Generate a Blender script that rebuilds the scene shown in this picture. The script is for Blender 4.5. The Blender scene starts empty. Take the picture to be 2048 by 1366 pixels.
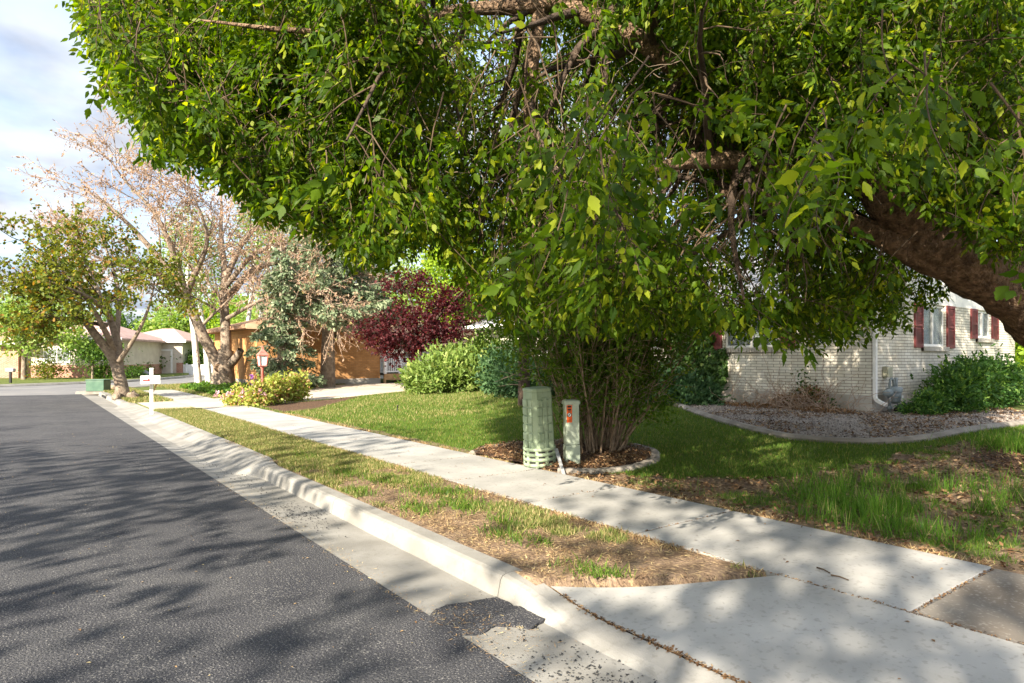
import bpy, bmesh, math, random
import numpy as np
from math import radians, sin, cos, pi, sqrt, atan, atan2
from mathutils import Vector, Matrix, noise as mnoise

SC = bpy.context.scene
COL = SC.collection
R = math.radians

# ------------------------------------------------------------------ camera
# world: +Y along the street, +X away from the road towards the house
F, CX, HY, H = 1300.0, 1024.0, 715.0, 1.45
TH = atan(977.0 / F)
cT, sT = cos(TH), sin(TH)
cam_d = bpy.data.cameras.new('camera')
cam_d.sensor_width = 36.0
cam_d.lens = F / 2048 * 36
cam_d.shift_y = 32 / 2048
cam_d.clip_start = 0.05
cam_d.clip_end = 2000
cam = bpy.data.objects.new('camera', cam_d)
COL.objects.link(cam)
cam.location = (0, 0, H)
cam.rotation_euler = (R(90), 0, -TH)
SC.camera = cam

# ------------------------------------------------------------------ world, sun, exposure
SUN_EL = R(29)
SUN_DIR = Vector((-0.916 * cos(SUN_EL), -0.401 * cos(SUN_EL), sin(SUN_EL))).normalized()
world = bpy.data.worlds.new('World')
SC.world = world
world.use_nodes = True
wn = world.node_tree
wn.nodes.clear()
def wnode(t, **k):
    n = wn.nodes.new(t)
    for a, b in k.items():
        setattr(n, a, b)
    return n
wl = wn.links.new
sky = wnode('ShaderNodeTexSky')
sky.sky_type = 'NISHITA'
sky.sun_disc = False
sky.sun_elevation = SUN_EL
sky.sun_rotation = atan2(SUN_DIR.x, SUN_DIR.y)
sky.dust_density = 1.5
tc = wnode('ShaderNodeTexCoord')
sepw = wnode('ShaderNodeSeparateXYZ')
wl(tc.outputs['Generated'], sepw.inputs[0])
addz = wnode('ShaderNodeMath', operation='ADD'); addz.inputs[1].default_value = 0.22
wl(sepw.outputs[2], addz.inputs[0])
dx = wnode('ShaderNodeMath', operation='DIVIDE'); dy = wnode('ShaderNodeMath', operation='DIVIDE')
wl(sepw.outputs[0], dx.inputs[0]); wl(addz.outputs[0], dx.inputs[1])
wl(sepw.outputs[1], dy.inputs[0]); wl(addz.outputs[0], dy.inputs[1])
cmb = wnode('ShaderNodeCombineXYZ')
wl(dx.outputs[0], cmb.inputs[0]); wl(dy.outputs[0], cmb.inputs[1])
n1 = wnode('ShaderNodeTexNoise'); n1.inputs['Scale'].default_value = 1.5; n1.inputs['Detail'].default_value = 6; n1.inputs['Roughness'].default_value = .52
n2 = wnode('ShaderNodeTexNoise'); n2.inputs['Scale'].default_value = 2.3; n2.inputs['Detail'].default_value = 5; n2.inputs['Roughness'].default_value = .5
mp2 = wnode('ShaderNodeMapping'); mp2.inputs['Location'].default_value = (3.1, 7.7, 0)
wl(cmb.outputs[0], n1.inputs['Vector']); wl(cmb.outputs[0], mp2.inputs[0]); wl(mp2.outputs[0], n2.inputs['Vector'])
r1 = wnode('ShaderNodeValToRGB'); r1.color_ramp.elements[0].position = .38; r1.color_ramp.elements[1].position = .56
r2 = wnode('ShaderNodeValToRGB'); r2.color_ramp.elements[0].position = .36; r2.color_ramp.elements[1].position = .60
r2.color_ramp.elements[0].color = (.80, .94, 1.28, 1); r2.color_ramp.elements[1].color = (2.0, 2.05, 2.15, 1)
wl(n1.outputs[0], r1.inputs[0]); wl(n2.outputs[0], r2.inputs[0])
mixw = wnode('ShaderNodeMixRGB')
# the far, left-hand part of the sky is clouded over, overhead it is open
cov = wnode('ShaderNodeMath', operation='MULTIPLY_ADD'); cov.inputs[1].default_value = 0.55; cov.inputs[2].default_value = 0.45
wl(r1.outputs[0], cov.inputs[0]); wl(cov.outputs[0], mixw.inputs[0])
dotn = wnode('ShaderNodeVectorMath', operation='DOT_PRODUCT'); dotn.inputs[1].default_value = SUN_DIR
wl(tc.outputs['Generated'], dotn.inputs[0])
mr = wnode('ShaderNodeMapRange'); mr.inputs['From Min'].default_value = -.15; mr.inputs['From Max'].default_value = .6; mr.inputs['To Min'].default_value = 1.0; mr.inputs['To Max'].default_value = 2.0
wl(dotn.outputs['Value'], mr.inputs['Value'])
vm = wnode('ShaderNodeVectorMath', operation='SCALE')     # unseen clouds on the sun's side, brightened to lift light in the shade
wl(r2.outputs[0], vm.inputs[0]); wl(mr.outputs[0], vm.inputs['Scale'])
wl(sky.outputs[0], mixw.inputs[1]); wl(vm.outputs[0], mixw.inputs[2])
bg = wnode('ShaderNodeBackground'); bg.inputs[1].default_value = 0.15
out = wnode('ShaderNodeOutputWorld')
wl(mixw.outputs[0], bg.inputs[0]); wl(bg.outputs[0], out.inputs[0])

sun_d = bpy.data.lights.new('sun', 'SUN')
sun_d.energy = 5.0
sun_d.angle = R(0.5)
sun_d.color = (1.0, 0.90, 0.74)
sun = bpy.data.objects.new('sun', sun_d)
COL.objects.link(sun)
sun.location = (-30, -14, 20)
sun.rotation_euler = SUN_DIR.to_track_quat('Z', 'Y').to_euler()

SC.view_settings.view_transform = 'Standard'
SC.view_settings.look = 'None'
SC.view_settings.exposure = 1.75
SC.view_settings.gamma = 1
SC.render.engine = 'CYCLES'
SC.cycles.max_bounces = 7
SC.cycles.diffuse_bounces = 4
SC.cycles.glossy_bounces = 2
SC.cycles.transmission_bounces = 5
SC.cycles.sample_clamp_indirect = 6
SC.cycles.use_denoising = True

# ------------------------------------------------------------------ layout helpers
def sstep(a, b, x):
    t = np.clip((x - a) / (b - a), 0, 1)
    return t * t * (3 - 2 * t)

def terrain(x, y):
    """height of the soil: level at the pavement, rising gently to the houses"""
    return 0.25 * sstep(5.5, 13.2, x) * (1 - 0.25 * sstep(16, 26, y))

def W(px, py, Z):
    X = (px - CX) / F * Z
    return Vector((X * cT + Z * sT, -X * sT + Z * cT, H - (py - HY) / F * Z))

def G(px, py, dz=0.0):
    z = 0.0
    for _ in range(12):
        Z = (H - z) * F / (py - HY)
        p = W(px, py, Z)
        z = float(terrain(p.x, p.y)) + dz
    return Vector((p.x, p.y, z))

def project(P):
    P = np.asarray(P, float)
    Zd = P[:, 0] * sT + P[:, 1] * cT
    X = P[:, 0] * cT - P[:, 1] * sT
    return CX + F * X / Zd, HY - F * (P[:, 2] - H) / Zd, Zd

def in_poly(px, py, poly):
    px = np.asarray(px, float); py = np.asarray(py, float)
    ins = np.zeros(px.shape, bool)
    n = len(poly)
    for i in range(n):
        x1, y1 = poly[i][0], poly[i][1]
        x2, y2 = poly[(i + 1) % n][0], poly[(i + 1) % n][1]
        cnd = (y1 > py) != (y2 > py)
        with np.errstate(divide='ignore', invalid='ignore'):
            xi = (x2 - x1) * (py - y1) / (y2 - y1 + 1e-12) + x1
        ins ^= cnd & (px < xi)
    return ins

# value noise, vectorised
_pr = np.random.RandomState(5).rand(256, 256)
def vnoise(x, y):
    xi = np.floor(x).astype(int); yi = np.floor(y).astype(int)
    fx = x - xi; fy = y - yi
    fx = fx * fx * (3 - 2 * fx); fy = fy * fy * (3 - 2 * fy)
    a = _pr[xi & 255, yi & 255]; b = _pr[(xi + 1) & 255, yi & 255]
    c = _pr[xi & 255, (yi + 1) & 255]; d = _pr[(xi + 1) & 255, (yi + 1) & 255]
    return (a * (1 - fx) + b * fx) * (1 - fy) + (c * (1 - fx) + d * fx) * fy
def fbm(x, y, o=4):
    v = 0; a = .5; t = 0
    for i in range(o):
        v = v + a * vnoise(x * 2 ** i + 17 * i, y * 2 ** i + 31 * i); t += a; a *= .5
    return v / t

# ------------------------------------------------------------------ object helpers
def tag(o, label=None, cat=None, group=None, kind=None):
    if label: o['label'] = label
    if cat: o['category'] = cat
    if group: o['group'] = group
    if kind: o['kind'] = kind
    return o

def empty(name, loc, label, cat, group=None, rz=0.0):
    o = bpy.data.objects.new(name, None)
    COL.objects.link(o)
    o.empty_display_size = .2
    o.location = loc
    o.rotation_euler = (0, 0, rz)
    return tag(o, label, cat, group)

def link(name, me, mat, parent=None, world_space=True):
    """mesh made in world coordinates; when parented to an (unrotated) Empty it is shifted"""
    o = bpy.data.objects.new(name, me)
    COL.objects.link(o)
    if mat is not None:
        for m in (mat if isinstance(mat, (list, tuple)) else [mat]):
            me.materials.append(m)
    if parent is not None:
        o.parent = parent
        if world_space:
            off = Vector((0, 0, 0)); q = parent
            while q is not None:
                off += q.location; q = q.parent
            o.location = -off
    return o

class MB:
    def __init__(s):
        s.v = []; s.f = []; s.sm = []
    def add(s, vs, fs, smooth=False):
        b = len(s.v)
        s.v.extend([tuple(p) for p in vs])
        s.f.extend([tuple(i + b for i in f) for f in fs])
        s.sm.extend([smooth] * len(fs))
        return s
    def box(s, x0, x1, y0, y1, z0, z1, M=None):
        vs = [Vector(p) for p in ((x0, y0, z0), (x1, y0, z0), (x1, y1, z0), (x0, y1, z0), (x0, y0, z1), (x1, y0, z1), (x1, y1, z1), (x0, y1, z1))]
        if M is not None: vs = [M @ p for p in vs]
        return s.add(vs, [(0, 3, 2, 1), (4, 5, 6, 7), (0, 1, 5, 4), (1, 2, 6, 5), (2, 3, 7, 6), (3, 0, 4, 7)])
    def bbox(s, x0, x1, y0, y1, z0, z1, b=.01, M=None, seg=2):
        """bevelled box"""
        bm = bmesh.new()
        bmesh.ops.create_cube(bm, size=1)
        for v in bm.verts:
            v.co = Vector(((x0 + x1) / 2 + v.co.x * (x1 - x0), (y0 + y1) / 2 + v.co.y * (y1 - y0), (z0 + z1) / 2 + v.co.z * (z1 - z0)))
        bmesh.ops.bevel(bm, geom=bm.edges[:], offset=b, segments=seg, affect='EDGES', profile=.5)
        bm.verts.index_update()
        vs = [v.co.copy() for v in bm.verts]
        if M is not None: vs = [M @ p for p in vs]
        fs = [[v.index for v in f.verts] for f in bm.faces]
        bm.free()
        return s.add(vs, fs)
    def tube(s, pts, rad, n=8, cap=True, smooth=True):
        pts = [Vector(p) for p in pts]
        if not hasattr(rad, '__len__'): rad = [rad] * len(pts)
        vs = []; fs = []
        up = Vector((0.13, 0.21, 0.97))
        for i, p in enumerate(pts):
            t = (pts[min(i + 1, len(pts) - 1)] - pts[max(i - 1, 0)])
            if t.length < 1e-9: t = Vector((0, 0, 1))
            t.normalize()
            a = t.cross(up)
            if a.length < .1: a = t.cross(Vector((1, 0, 0)))
            a.normalize(); b = t.cross(a)
            up = b.cross(t) * 1.0 if False else up
            for k in range(n):
                th = 2 * pi * k / n
                vs.append(p + (a * cos(th) + b * sin(th)) * rad[i])
        for i in range(len(pts) - 1):
            for k in range(n):
                fs.append((i * n + k, i * n + (k + 1) % n, (i + 1) * n + (k + 1) % n, (i + 1) * n + k))
        if cap:
            fs.append(tuple(range(n))[::-1]); fs.append(tuple(range((len(pts) - 1) * n, len(pts) * n)))
        return s.add(vs, fs, smooth)
    def lathe(s, prof, n=16, M=None, smooth=True):
        vs = []; fs = []
        for r, z in prof:
            for k in range(n):
                p = Vector((r * cos(2 * pi * k / n), r * sin(2 * pi * k / n), z))
                vs.append(M @ p if M is not None else p)
        for i in range(len(prof) - 1):
            for k in range(n):
                fs.append((i * n + k, i * n + (k + 1) % n, (i + 1) * n + (k + 1) % n, (i + 1) * n + k))
        fs.append(tuple(range(n))[::-1]); fs.append(tuple(range((len(prof) - 1) * n, len(prof) * n)))
        return s.add(vs, fs, smooth)
    def prism(s, poly, z0, z1):
        n = len(poly)
        vs = [(p[0], p[1], z0) for p in poly] + [(p[0], p[1], z1) for p in poly]
        fs = [tuple(range(n))[::-1], tuple(range(n, 2 * n))] + [(i, (i + 1) % n, n + (i + 1) % n, n + i) for i in range(n)]
        return s.add(vs, fs)
    def build(s, name, mat, parent=None):
        me = bpy.data.meshes.new(name)
        me.from_pydata(s.v, [], s.f)
        me.polygons.foreach_set('use_smooth', s.sm)
        bm = bmesh.new(); bm.from_mesh(me)
        bmesh.ops.recalc_face_normals(bm, faces=bm.faces[:])
        bm.to_mesh(me); bm.free()
        me.update()
        return link(name, me, mat, parent)

def np_mesh(name, V, T, mat, parent=None, smooth=False, k=3):
    me = bpy.data.meshes.new(name)
    V = np.ascontiguousarray(V, np.float32); T = np.ascontiguousarray(T, np.int32)
    me.vertices.add(len(V)); me.vertices.foreach_set('co', V.ravel())
    me.loops.add(T.size); me.loops.foreach_set('vertex_index', T.ravel())
    me.polygons.add(len(T))
    me.polygons.foreach_set('loop_start', np.arange(0, T.size, k, dtype=np.int32))
    if smooth: me.polygons.foreach_set('use_smooth', np.ones(len(T), bool))
    me.update(calc_edges=True)
    return link(name, me, mat, parent)

def nrm(a):
    return a / np.maximum(np.linalg.norm(a, axis=-1, keepdims=True), 1e-9)

# leaf templates: columns are (side, along, normal)
T_LANCE = (np.array([(0, 0, 0), (-.24, .33, .07), (-.16, .70, .03), (0, 1, -.10), (.16, .70, .03), (.24, .33, .07)]), np.array([(0, 3, 2), (0, 2, 1), (0, 4, 3), (0, 5, 4)]))
T_SIMPLE = (np.array([(0, 0, 0), (-.27, .42, .06), (0, 1, -.08), (.27, .42, .06)]), np.array([(0, 2, 1), (0, 3, 2)]))
T_ROUND = (np.array([(0, 0, 0), (-.36, .35, .07), (-.25, .78, .03), (0, 1, -.06), (.25, .78, .03), (.36, .35, .07)]), np.array([(0, 3, 2), (0, 2, 1), (0, 4, 3), (0, 5, 4)]))
T_BLADE = (np.array([(-.06, 0, 0), (.06, 0, 0), (0, 1, .0)]), np.array([(0, 1, 2)]))
T_NEEDLE = (np.array([(-.10, 0, 0), (.10, 0, 0), (.05, 1, .05), (-.05, 1, .05)]), np.array([(0, 1, 2), (0, 2, 3)]))
T_FEATHER = (np.array([(0, 0, 0), (-.22, .35, .03), (-.05, .4, 0), (-.2, .72, .02), (0, 1, 0), (.2, .68, .02), (.05, .4, 0), (.2, .3, .03)]),
             np.array([(0, 2, 1), (2, 4, 3), (0, 6, 2), (2, 6, 4), (6, 5, 4), (0, 7, 6)]))
_half = [(-.10, .08, .03), (-.20, .24, .06), (-.25, .40, .07), (-.18, .48, .05), (-.19, .60, .05), (-.10, .70, .02), (-.075, .82, -.01)]
_tv = [(0, 0, 0)] + _half + [(0, 1, -.10)] + [(-x, y, z) for x, y, z in _half[::-1]] + [(0, .45, -.02)]
_tt = [(16, i, i + 1) for i in range(15)] + [(16, 15, 0)]
T_MAPLE = (np.array(_tv), np.array(_tt)[:, ::-1])

def leaves(name, P, D, N, S, tmpl, mat, parent):
    P = np.asarray(P, float); D = nrm(np.asarray(D, float)); N = np.asarray(N, float)
    S = np.asarray(S, float)
    side = nrm(np.cross(D, N)); N = np.cross(side, D)
    tv, tt = tmpl
    rj = np.random.RandomState(len(P) % 9973)
    wj = (.72 + .5 * rj.rand(len(P)))[:, None, None]; cj = (-.6 + 2.6 * rj.rand(len(P)))[:, None, None]
    V = P[:, None, :] + S[:, None, None] * (wj * tv[None, :, 0:1] * side[:, None] + tv[None, :, 1:2] * D[:, None] + cj * tv[None, :, 2:3] * N[:, None])
    n, k = len(P), len(tv)
    T = (tt[None] + (np.arange(n) * k)[:, None, None]).reshape(-1, 3)
    return np_mesh(name, V.reshape(-1, 3), T, mat, parent)

def tubes(name, items, mat, parent, n=4):
    """items: list of (pts array (k,3), r0, r1); one mesh of thin tapered twigs"""
    Vs = []; Fs = []; b = 0
    ring = np.arange(n)
    cs, sn = np.cos(2 * pi * ring / n), np.sin(2 * pi * ring / n)
    for pts, r0, r1 in items:
        pts = np.asarray(pts, float); k = len(pts)
        t = np.empty_like(pts); t[1:-1] = pts[2:] - pts[:-2]; t[0] = pts[1] - pts[0]; t[-1] = pts[-1] - pts[-2]
        t = nrm(t)
        ref = np.array((.3, .2, .93)) if abs(t[0, 2]) < .9 else np.array((1., .1, .0))
        a = nrm(np.cross(t, ref)); bb = np.cross(t, a)
        rr = np.linspace(r0, r1, k)
        V = pts[:, None] + rr[:, None, None] * (cs[None, :, None] * a[:, None] + sn[None, :, None] * bb[:, None])
        Vs.append(V.reshape(-1, 3))
        i = np.arange(k - 1)[:, None] * n
        q = np.stack([i + ring, i + (ring + 1) % n, i + n + (ring + 1) % n, i + n + ring], -1).reshape(-1, 4) + b
        Fs.append(q); b += k * n
    return np_mesh(name, np.concatenate(Vs), np.concatenate(Fs), mat, parent, smooth=True, k=4)

def curve(rs, p, d, L, seg=4, wig=.15, grav=0.0):
    d = np.asarray(d, float); d = d / np.linalg.norm(d)
    pts = [np.asarray(p, float)]
    for i in range(seg):
        d = d + rs.normal(0, wig, 3); d[2] += grav
        d /= np.linalg.norm(d)
        pts.append(pts[-1] + d * L / seg)
    return np.array(pts)

def resample(pts, n):
    pts = np.asarray(pts, float)
    d = np.r_[0, np.cumsum(np.linalg.norm(np.diff(pts, axis=0), axis=1))]
    t = np.linspace(0, d[-1], n)
    # smooth (Catmull-like) by cosine blend of linear interpolation
    q = np.stack([np.interp(t, d, pts[:, i]) for i in range(3)], 1)
    for _ in range(2):
        q[1:-1] = .25 * q[:-2] + .5 * q[1:-1] + .25 * q[2:]
    return q

def grow(rs, limbs, spec):
    """limbs: list of (pts, r0, r1). spec per level: (n, len, ang, up, grav, t0). returns tubes per level and tip list"""
    allt = [limbs]; cur = limbs
    for (n, L, ang, up, grav, t0) in spec:
        nxt = []
        for pts, r0, r1 in cur:
            k = len(pts)
            m = n if n >= 1 else (1 if rs.rand() < n else 0)
            for j in range(int(m)):
                t = t0 + (1 - t0) * (j + rs.rand()) / m
                x = t * (k - 1); i = min(int(x), k - 2); fr = x - i
                p = pts[i] * (1 - fr) + pts[i + 1] * fr
                tg = pts[i + 1] - pts[i]; tg /= np.linalg.norm(tg) + 1e-9
                rv = rs.normal(0, 1, 3); rv -= tg * rv.dot(tg); rv /= np.linalg.norm(rv) + 1e-9
                a = ang * (.7 + .6 * rs.rand())
                d = tg * cos(a) + rv * sin(a); d[2] += up
                rad = (r0 * (1 - t) + r1 * t)
                l = L * (.55 + .7 * rs.rand()) * (1.15 - .45 * t)
                nxt.append((curve(rs, p, d, l, 4, .13, grav), rad * .55, rad * .16))
        allt.append(nxt); cur = nxt
    return allt

# ------------------------------------------------------------------ materials
def ND(nt, t, **k):
    n = nt.nodes.new(t)
    for a, b in k.items(): setattr(n, a, b)
    return n

def new_mat(name):
    m = bpy.data.materials.new(name); m.use_nodes = True
    nt = m.node_tree; nt.nodes.clear()
    o = ND(nt, 'ShaderNodeOutputMaterial')
    return m, nt, o

def surf(name, c1, c2, scale=4.0, rough=.85, bump=.0, bscale=40.0, c3=None, s3=60.0, a3=.5, detail=5, spec=.3, metal=0.0, lo=.35, hi=.65, bdist=.01):
    """two colours mixed by noise, optional fine speckle c3, noise bump, all in world space"""
    m, nt, o = new_mat(name)
    L = nt.links.new
    g = ND(nt, 'ShaderNodeNewGeometry')
    n = ND(nt, 'ShaderNodeTexNoise'); n.inputs['Scale'].default_value = scale; n.inputs['Detail'].default_value = detail
    L(g.outputs['Position'], n.inputs['Vector'])
    r = ND(nt, 'ShaderNodeValToRGB')
    r.color_ramp.elements[0].position = lo; r.color_ramp.elements[1].position = hi
    r.color_ramp.elements[0].color = (*c1, 1); r.color_ramp.elements[1].color = (*c2, 1)
    L(n.outputs[0], r.inputs[0])
    colr = r.outputs[0]
    if c3 is not None:
        n3 = ND(nt, 'ShaderNodeTexNoise'); n3.inputs['Scale'].default_value = s3; n3.inputs['Detail'].default_value = 3
        L(g.outputs['Position'], n3.inputs['Vector'])
        r3 = ND(nt, 'ShaderNodeValToRGB'); r3.color_ramp.elements[0].position = .56; r3.color_ramp.elements[1].position = .68
        r3.color_ramp.elements[0].color = (0, 0, 0, 1); r3.color_ramp.elements[1].color = (a3, a3, a3, 1)
        L(n3.outputs[0], r3.inputs[0])
        mx = ND(nt, 'ShaderNodeMixRGB'); mx.inputs[2].default_value = (*c3, 1)
        L(r3.outputs[0], mx.inputs[0]); L(colr, mx.inputs[1]); colr = mx.outputs[0]
    b = ND(nt, 'ShaderNodeBsdfPrincipled')
    b.inputs['Roughness'].default_value = rough; b.inputs['Specular IOR Level'].default_value = spec; b.inputs['Metallic'].default_value = metal
    L(colr, b.inputs['Base Color'])
    if bump > 0:
        nb = ND(nt, 'ShaderNodeTexNoise'); nb.inputs['Scale'].default_value = bscale; nb.inputs['Detail'].default_value = 4
        L(g.outputs['Position'], nb.inputs['Vector'])
        bp = ND(nt, 'ShaderNodeBump'); bp.inputs['Strength'].default_value = bump; bp.inputs['Distance'].default_value = bdist
        L(nb.outputs[0], bp.inputs['Height']); L(bp.outputs[0], b.inputs['Normal'])
    L(b.outputs[0], o.inputs[0])
    m['bsdf'] = b.name
    return m

def leafm(name, c1, c2, c3=None, f3=.1, trans=.45, tc=None, rough=.5):
    """leaf: colour differs leaf by leaf, light passes through"""
    m, nt, o = new_mat(name)
    L = nt.links.new
    g = ND(nt, 'ShaderNodeNewGeometry')
    r = ND(nt, 'ShaderNodeValToRGB')
    e = r.color_ramp.elements
    e[0].color = (*c1, 1); e[1].color = (*c2, 1); e[1].position = 1 - (f3 if c3 else 0)
    if c3:
        x = e.new(min(.999, 1 - f3 + .02)); x.color = (*c3, 1)
    L(g.outputs['Random Per Island'], r.inputs[0])
    b = ND(nt, 'ShaderNodeBsdfPrincipled')
    b.inputs['Roughness'].default_value = rough; b.inputs['Specular IOR Level'].default_value = .18
    L(r.outputs[0], b.inputs['Base Color'])
    t = ND(nt, 'ShaderNodeBsdfTranslucent')
    mu = ND(nt, 'ShaderNodeMixRGB', blend_type='MULTIPLY'); mu.inputs[0].default_value = 1
    mu.inputs[2].default_value = (*(tc or (2.2, 2.0, .9)), 1)
    L(r.outputs[0], mu.inputs[1]); L(mu.outputs[0], t.inputs[0])
    mx = ND(nt, 'ShaderNodeMixShader'); mx.inputs[0].default_value = trans
    L(b.outputs[0], mx.inputs[1]); L(t.outputs[0], mx.inputs[2]); L(mx.outputs[0], o.inputs[0])
    return m

def brickm(name, axis, c1, c2, mortar, bw=.305, rh=.068, ms=.006, bump=.6, rough=.85):
    m, nt, o = new_mat(name)
    L = nt.links.new
    g = ND(nt, 'ShaderNodeNewGeometry'); sp = ND(nt, 'ShaderNodeSeparateXYZ'); cb = ND(nt, 'ShaderNodeCombineXYZ')
    L(g.outputs['Position'], sp.inputs[0]); L(sp.outputs[axis], cb.inputs[0]); L(sp.outputs[2], cb.inputs[1])
    bt = ND(nt, 'ShaderNodeTexBrick')
    bt.inputs['Scale'].default_value = 1; bt.inputs['Brick Width'].default_value = bw; bt.inputs['Row Height'].default_value = rh
    bt.inputs['Mortar Size'].default_value = ms; bt.inputs['Mortar Smooth'].default_value = .2; bt.inputs['Bias'].default_value = 0
    bt.inputs['Color1'].default_value = (*c1, 1); bt.inputs['Color2'].default_value = (*c2, 1); bt.inputs['Mortar'].default_value = (*mortar, 1)
    L(cb.outputs[0], bt.inputs['Vector'])
    n = ND(nt, 'ShaderNodeTexNoise'); n.inputs['Scale'].default_value = 3; n.inputs['Detail'].default_value = 8; n.inputs['Roughness'].default_value = .65
    L(g.outputs['Position'], n.inputs['Vector'])
    r = ND(nt, 'ShaderNodeValToRGB'); r.color_ramp.elements[0].position = .3; r.color_ramp.elements[0].color = (.72, .68, .62, 1); r.color_ramp.elements[1].position = .6
    L(n.outputs[0], r.inputs[0])
    mx = ND(nt, 'ShaderNodeMixRGB', blend_type='MULTIPLY'); mx.inputs[0].default_value = .8
    L(bt.outputs[0], mx.inputs[1]); L(r.outputs[0], mx.inputs[2])
    b = ND(nt, 'ShaderNodeBsdfPrincipled'); b.inputs['Roughness'].default_value = rough; b.inputs['Specular IOR Level'].default_value = .2
    L(mx.outputs[0], b.inputs['Base Color'])
    bp = ND(nt, 'ShaderNodeBump', invert=True); bp.inputs['Strength'].default_value = bump; bp.inputs['Distance'].default_value = .008
    L(bt.outputs['Fac'], bp.inputs['Height']); L(bp.outputs[0], b.inputs['Normal'])
    L(b.outputs[0], o.inputs[0])
    return m

M = {}
M['asphalt'] = surf('asphalt', (.033, .034, .041), (.058, .058, .063), scale=1.1, rough=.92, bump=1.0, bscale=80, c3=(.24, .23, .215), s3=95, a3=.8, bdist=.016)
M['asphalt_old'] = surf('worn_asphalt', (.13, .13, .135), (.19, .185, .18), scale=.6, rough=.9, bump=.4, bscale=60, c3=(.26, .25, .24), s3=90)
M['concrete'] = surf('concrete', (.265, .26, .245), (.375, .365, .345), scale=1.4, rough=.88, bump=.25, bscale=130, c3=(.16, .15, .135), s3=30, a3=.35, detail=8, bdist=.004)
M['concrete_old'] = surf('weathered_concrete', (.15, .125, .10), (.235, .205, .17), scale=2.0, rough=.9, bump=.35, bscale=120, c3=(.42, .38, .33), s3=40, a3=.4, detail=8, bdist=.004)
M['concrete_kerb'] = surf('kerb_concrete', (.18, .172, .155), (.27, .26, .24), scale=2.2, rough=.88, bump=.4, bscale=110, c3=(.17, .16, .14), s3=20, a3=.4, detail=8, bdist=.005)
M['foundation'] = surf('foundation_concrete', (.36, .33, .28), (.50, .46, .41), scale=1.6, rough=.9, bump=.3, bscale=60, c3=(.2, .17, .13), s3=9, a3=.35)
M['edging'] = surf('edging_concrete', (.19, .165, .14), (.29, .26, .225), scale=3, rough=.9, bump=.5, bscale=70, c3=(.16, .13, .1), s3=25, a3=.4)
M['tan_drive'] = surf('tan_driveway_concrete', (.40, .33, .26), (.50, .43, .35), scale=.8, rough=.9, bump=.2, bscale=60, c3=(.3, .24, .18), s3=6, a3=.3)
M['bark'] = surf('grey_brown_bark', (.095, .06, .036), (.29, .19, .12), scale=11, rough=.95, bump=1.0, bscale=24, c3=(.33, .23, .15), s3=18, a3=.6, bdist=.14, detail=8)
M['bark_dark'] = surf('dark_bark', (.035, .024, .017), (.08, .055, .04), scale=10, rough=.95, bump=.8, bscale=40, bdist=.03)
M['bark_grey'] = surf('grey_bark', (.16, .12, .09), (.30, .24, .18), scale=6, rough=.95, bump=1.0, bscale=25, bdist=.04, c3=(.08, .06, .045), s3=16, a3=.6)
M['bark_birch'] = surf('birch_bark', (.50, .47, .42), (.66, .63, .57), scale=3, rough=.9, bump=.3, bscale=30, c3=(.08, .06, .05), s3=9, a3=1.0)
M['twig'] = surf('twig_bark', (.045, .030, .019), (.11, .075, .046), scale=12, rough=.95)
M['twig_grey'] = surf('grey_twig_bark', (.12, .09, .065), (.24, .18, .13), scale=12, rough=.95)
M['twig_pale'] = surf('pale_twig_bark', (.30, .21, .15), (.44, .33, .25), scale=8, rough=.95)
M['stem'] = surf('shrub_stem_bark', (.13, .085, .052), (.34, .25, .165), scale=14, rough=.95)
M['leaf_elder'] = leafm('boxelder_leaf', (.020, .052, .003), (.088, .150, .005), (.20, .245, .014), .15, trans=.5, tc=(2.5, 2.3, .42))
M['leaf_shrub'] = leafm('shrub_leaf', (.045, .10, .012), (.11, .19, .02), (.20, .23, .04), .06)
M['leaf_juniper'] = leafm('juniper_needles', (.09, .15, .03), (.20, .28, .065), (.26, .30, .09), .15, trans=.3, tc=(1.6, 1.6, .8))
M['leaf_bluejuniper'] = leafm('blue_juniper_needles', (.03, .075, .03), (.085, .155, .06), trans=.25, tc=(1.3, 1.5, 1))
M['leaf_yew'] = leafm('yew_needles', (.022, .065, .014), (.06, .14, .025), (.15, .25, .05), .2, trans=.3)
M['leaf_ivy'] = leafm('ivy_leaf', (.02, .05, .01), (.055, .11, .02), (.12, .17, .05), .1, trans=.25)
M['leaf_spruce'] = leafm('spruce_needles', (.085, .125, .065), (.19, .235, .135), (.29, .32, .20), .2, trans=.2, tc=(1.2, 1.3, 1))
M['leaf_plum'] = leafm('plum_leaf', (.028, .007, .009), (.075, .015, .018), (.14, .05, .055), .12, trans=.4, tc=(2.4, .9, .8))
M['leaf_lime'] = leafm('bright_green_leaf', (.18, .30, .02), (.34, .46, .04), trans=.5, tc=(1.6, 1.5, .7))
M['leaf_mid'] = leafm('mid_green_leaf', (.10, .19, .03), (.22, .32, .06), (.30, .36, .1), .1, trans=.45, tc=(1.7, 1.6, .8))
M['leaf_far'] = leafm('pale_green_leaf', (.14, .24, .045), (.29, .40, .10), (.36, .44, .16), .15, trans=.45, tc=(1.6, 1.5, .8))
M['leaf_far_dark'] = leafm('deep_green_leaf', (.035, .09, .015), (.11, .19, .03), trans=.4)
M['leaf_turning'] = leafm('green_and_bronze_leaf', (.055, .10, .015), (.19, .21, .032), (.25, .15, .035), .12, trans=.42, tc=(2, 1.7, .6))
M['leaf_brown'] = leafm('dry_brown_leaf', (.24, .14, .085), (.42, .29, .20), (.36, .33, .12), .08, trans=.3, tc=(1.5, 1.3, .9))
M['leaf_dead'] = leafm('dead_leaf', (.16, .085, .04), (.33, .20, .10), trans=.15, tc=(1.2, 1, .8))
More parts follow.
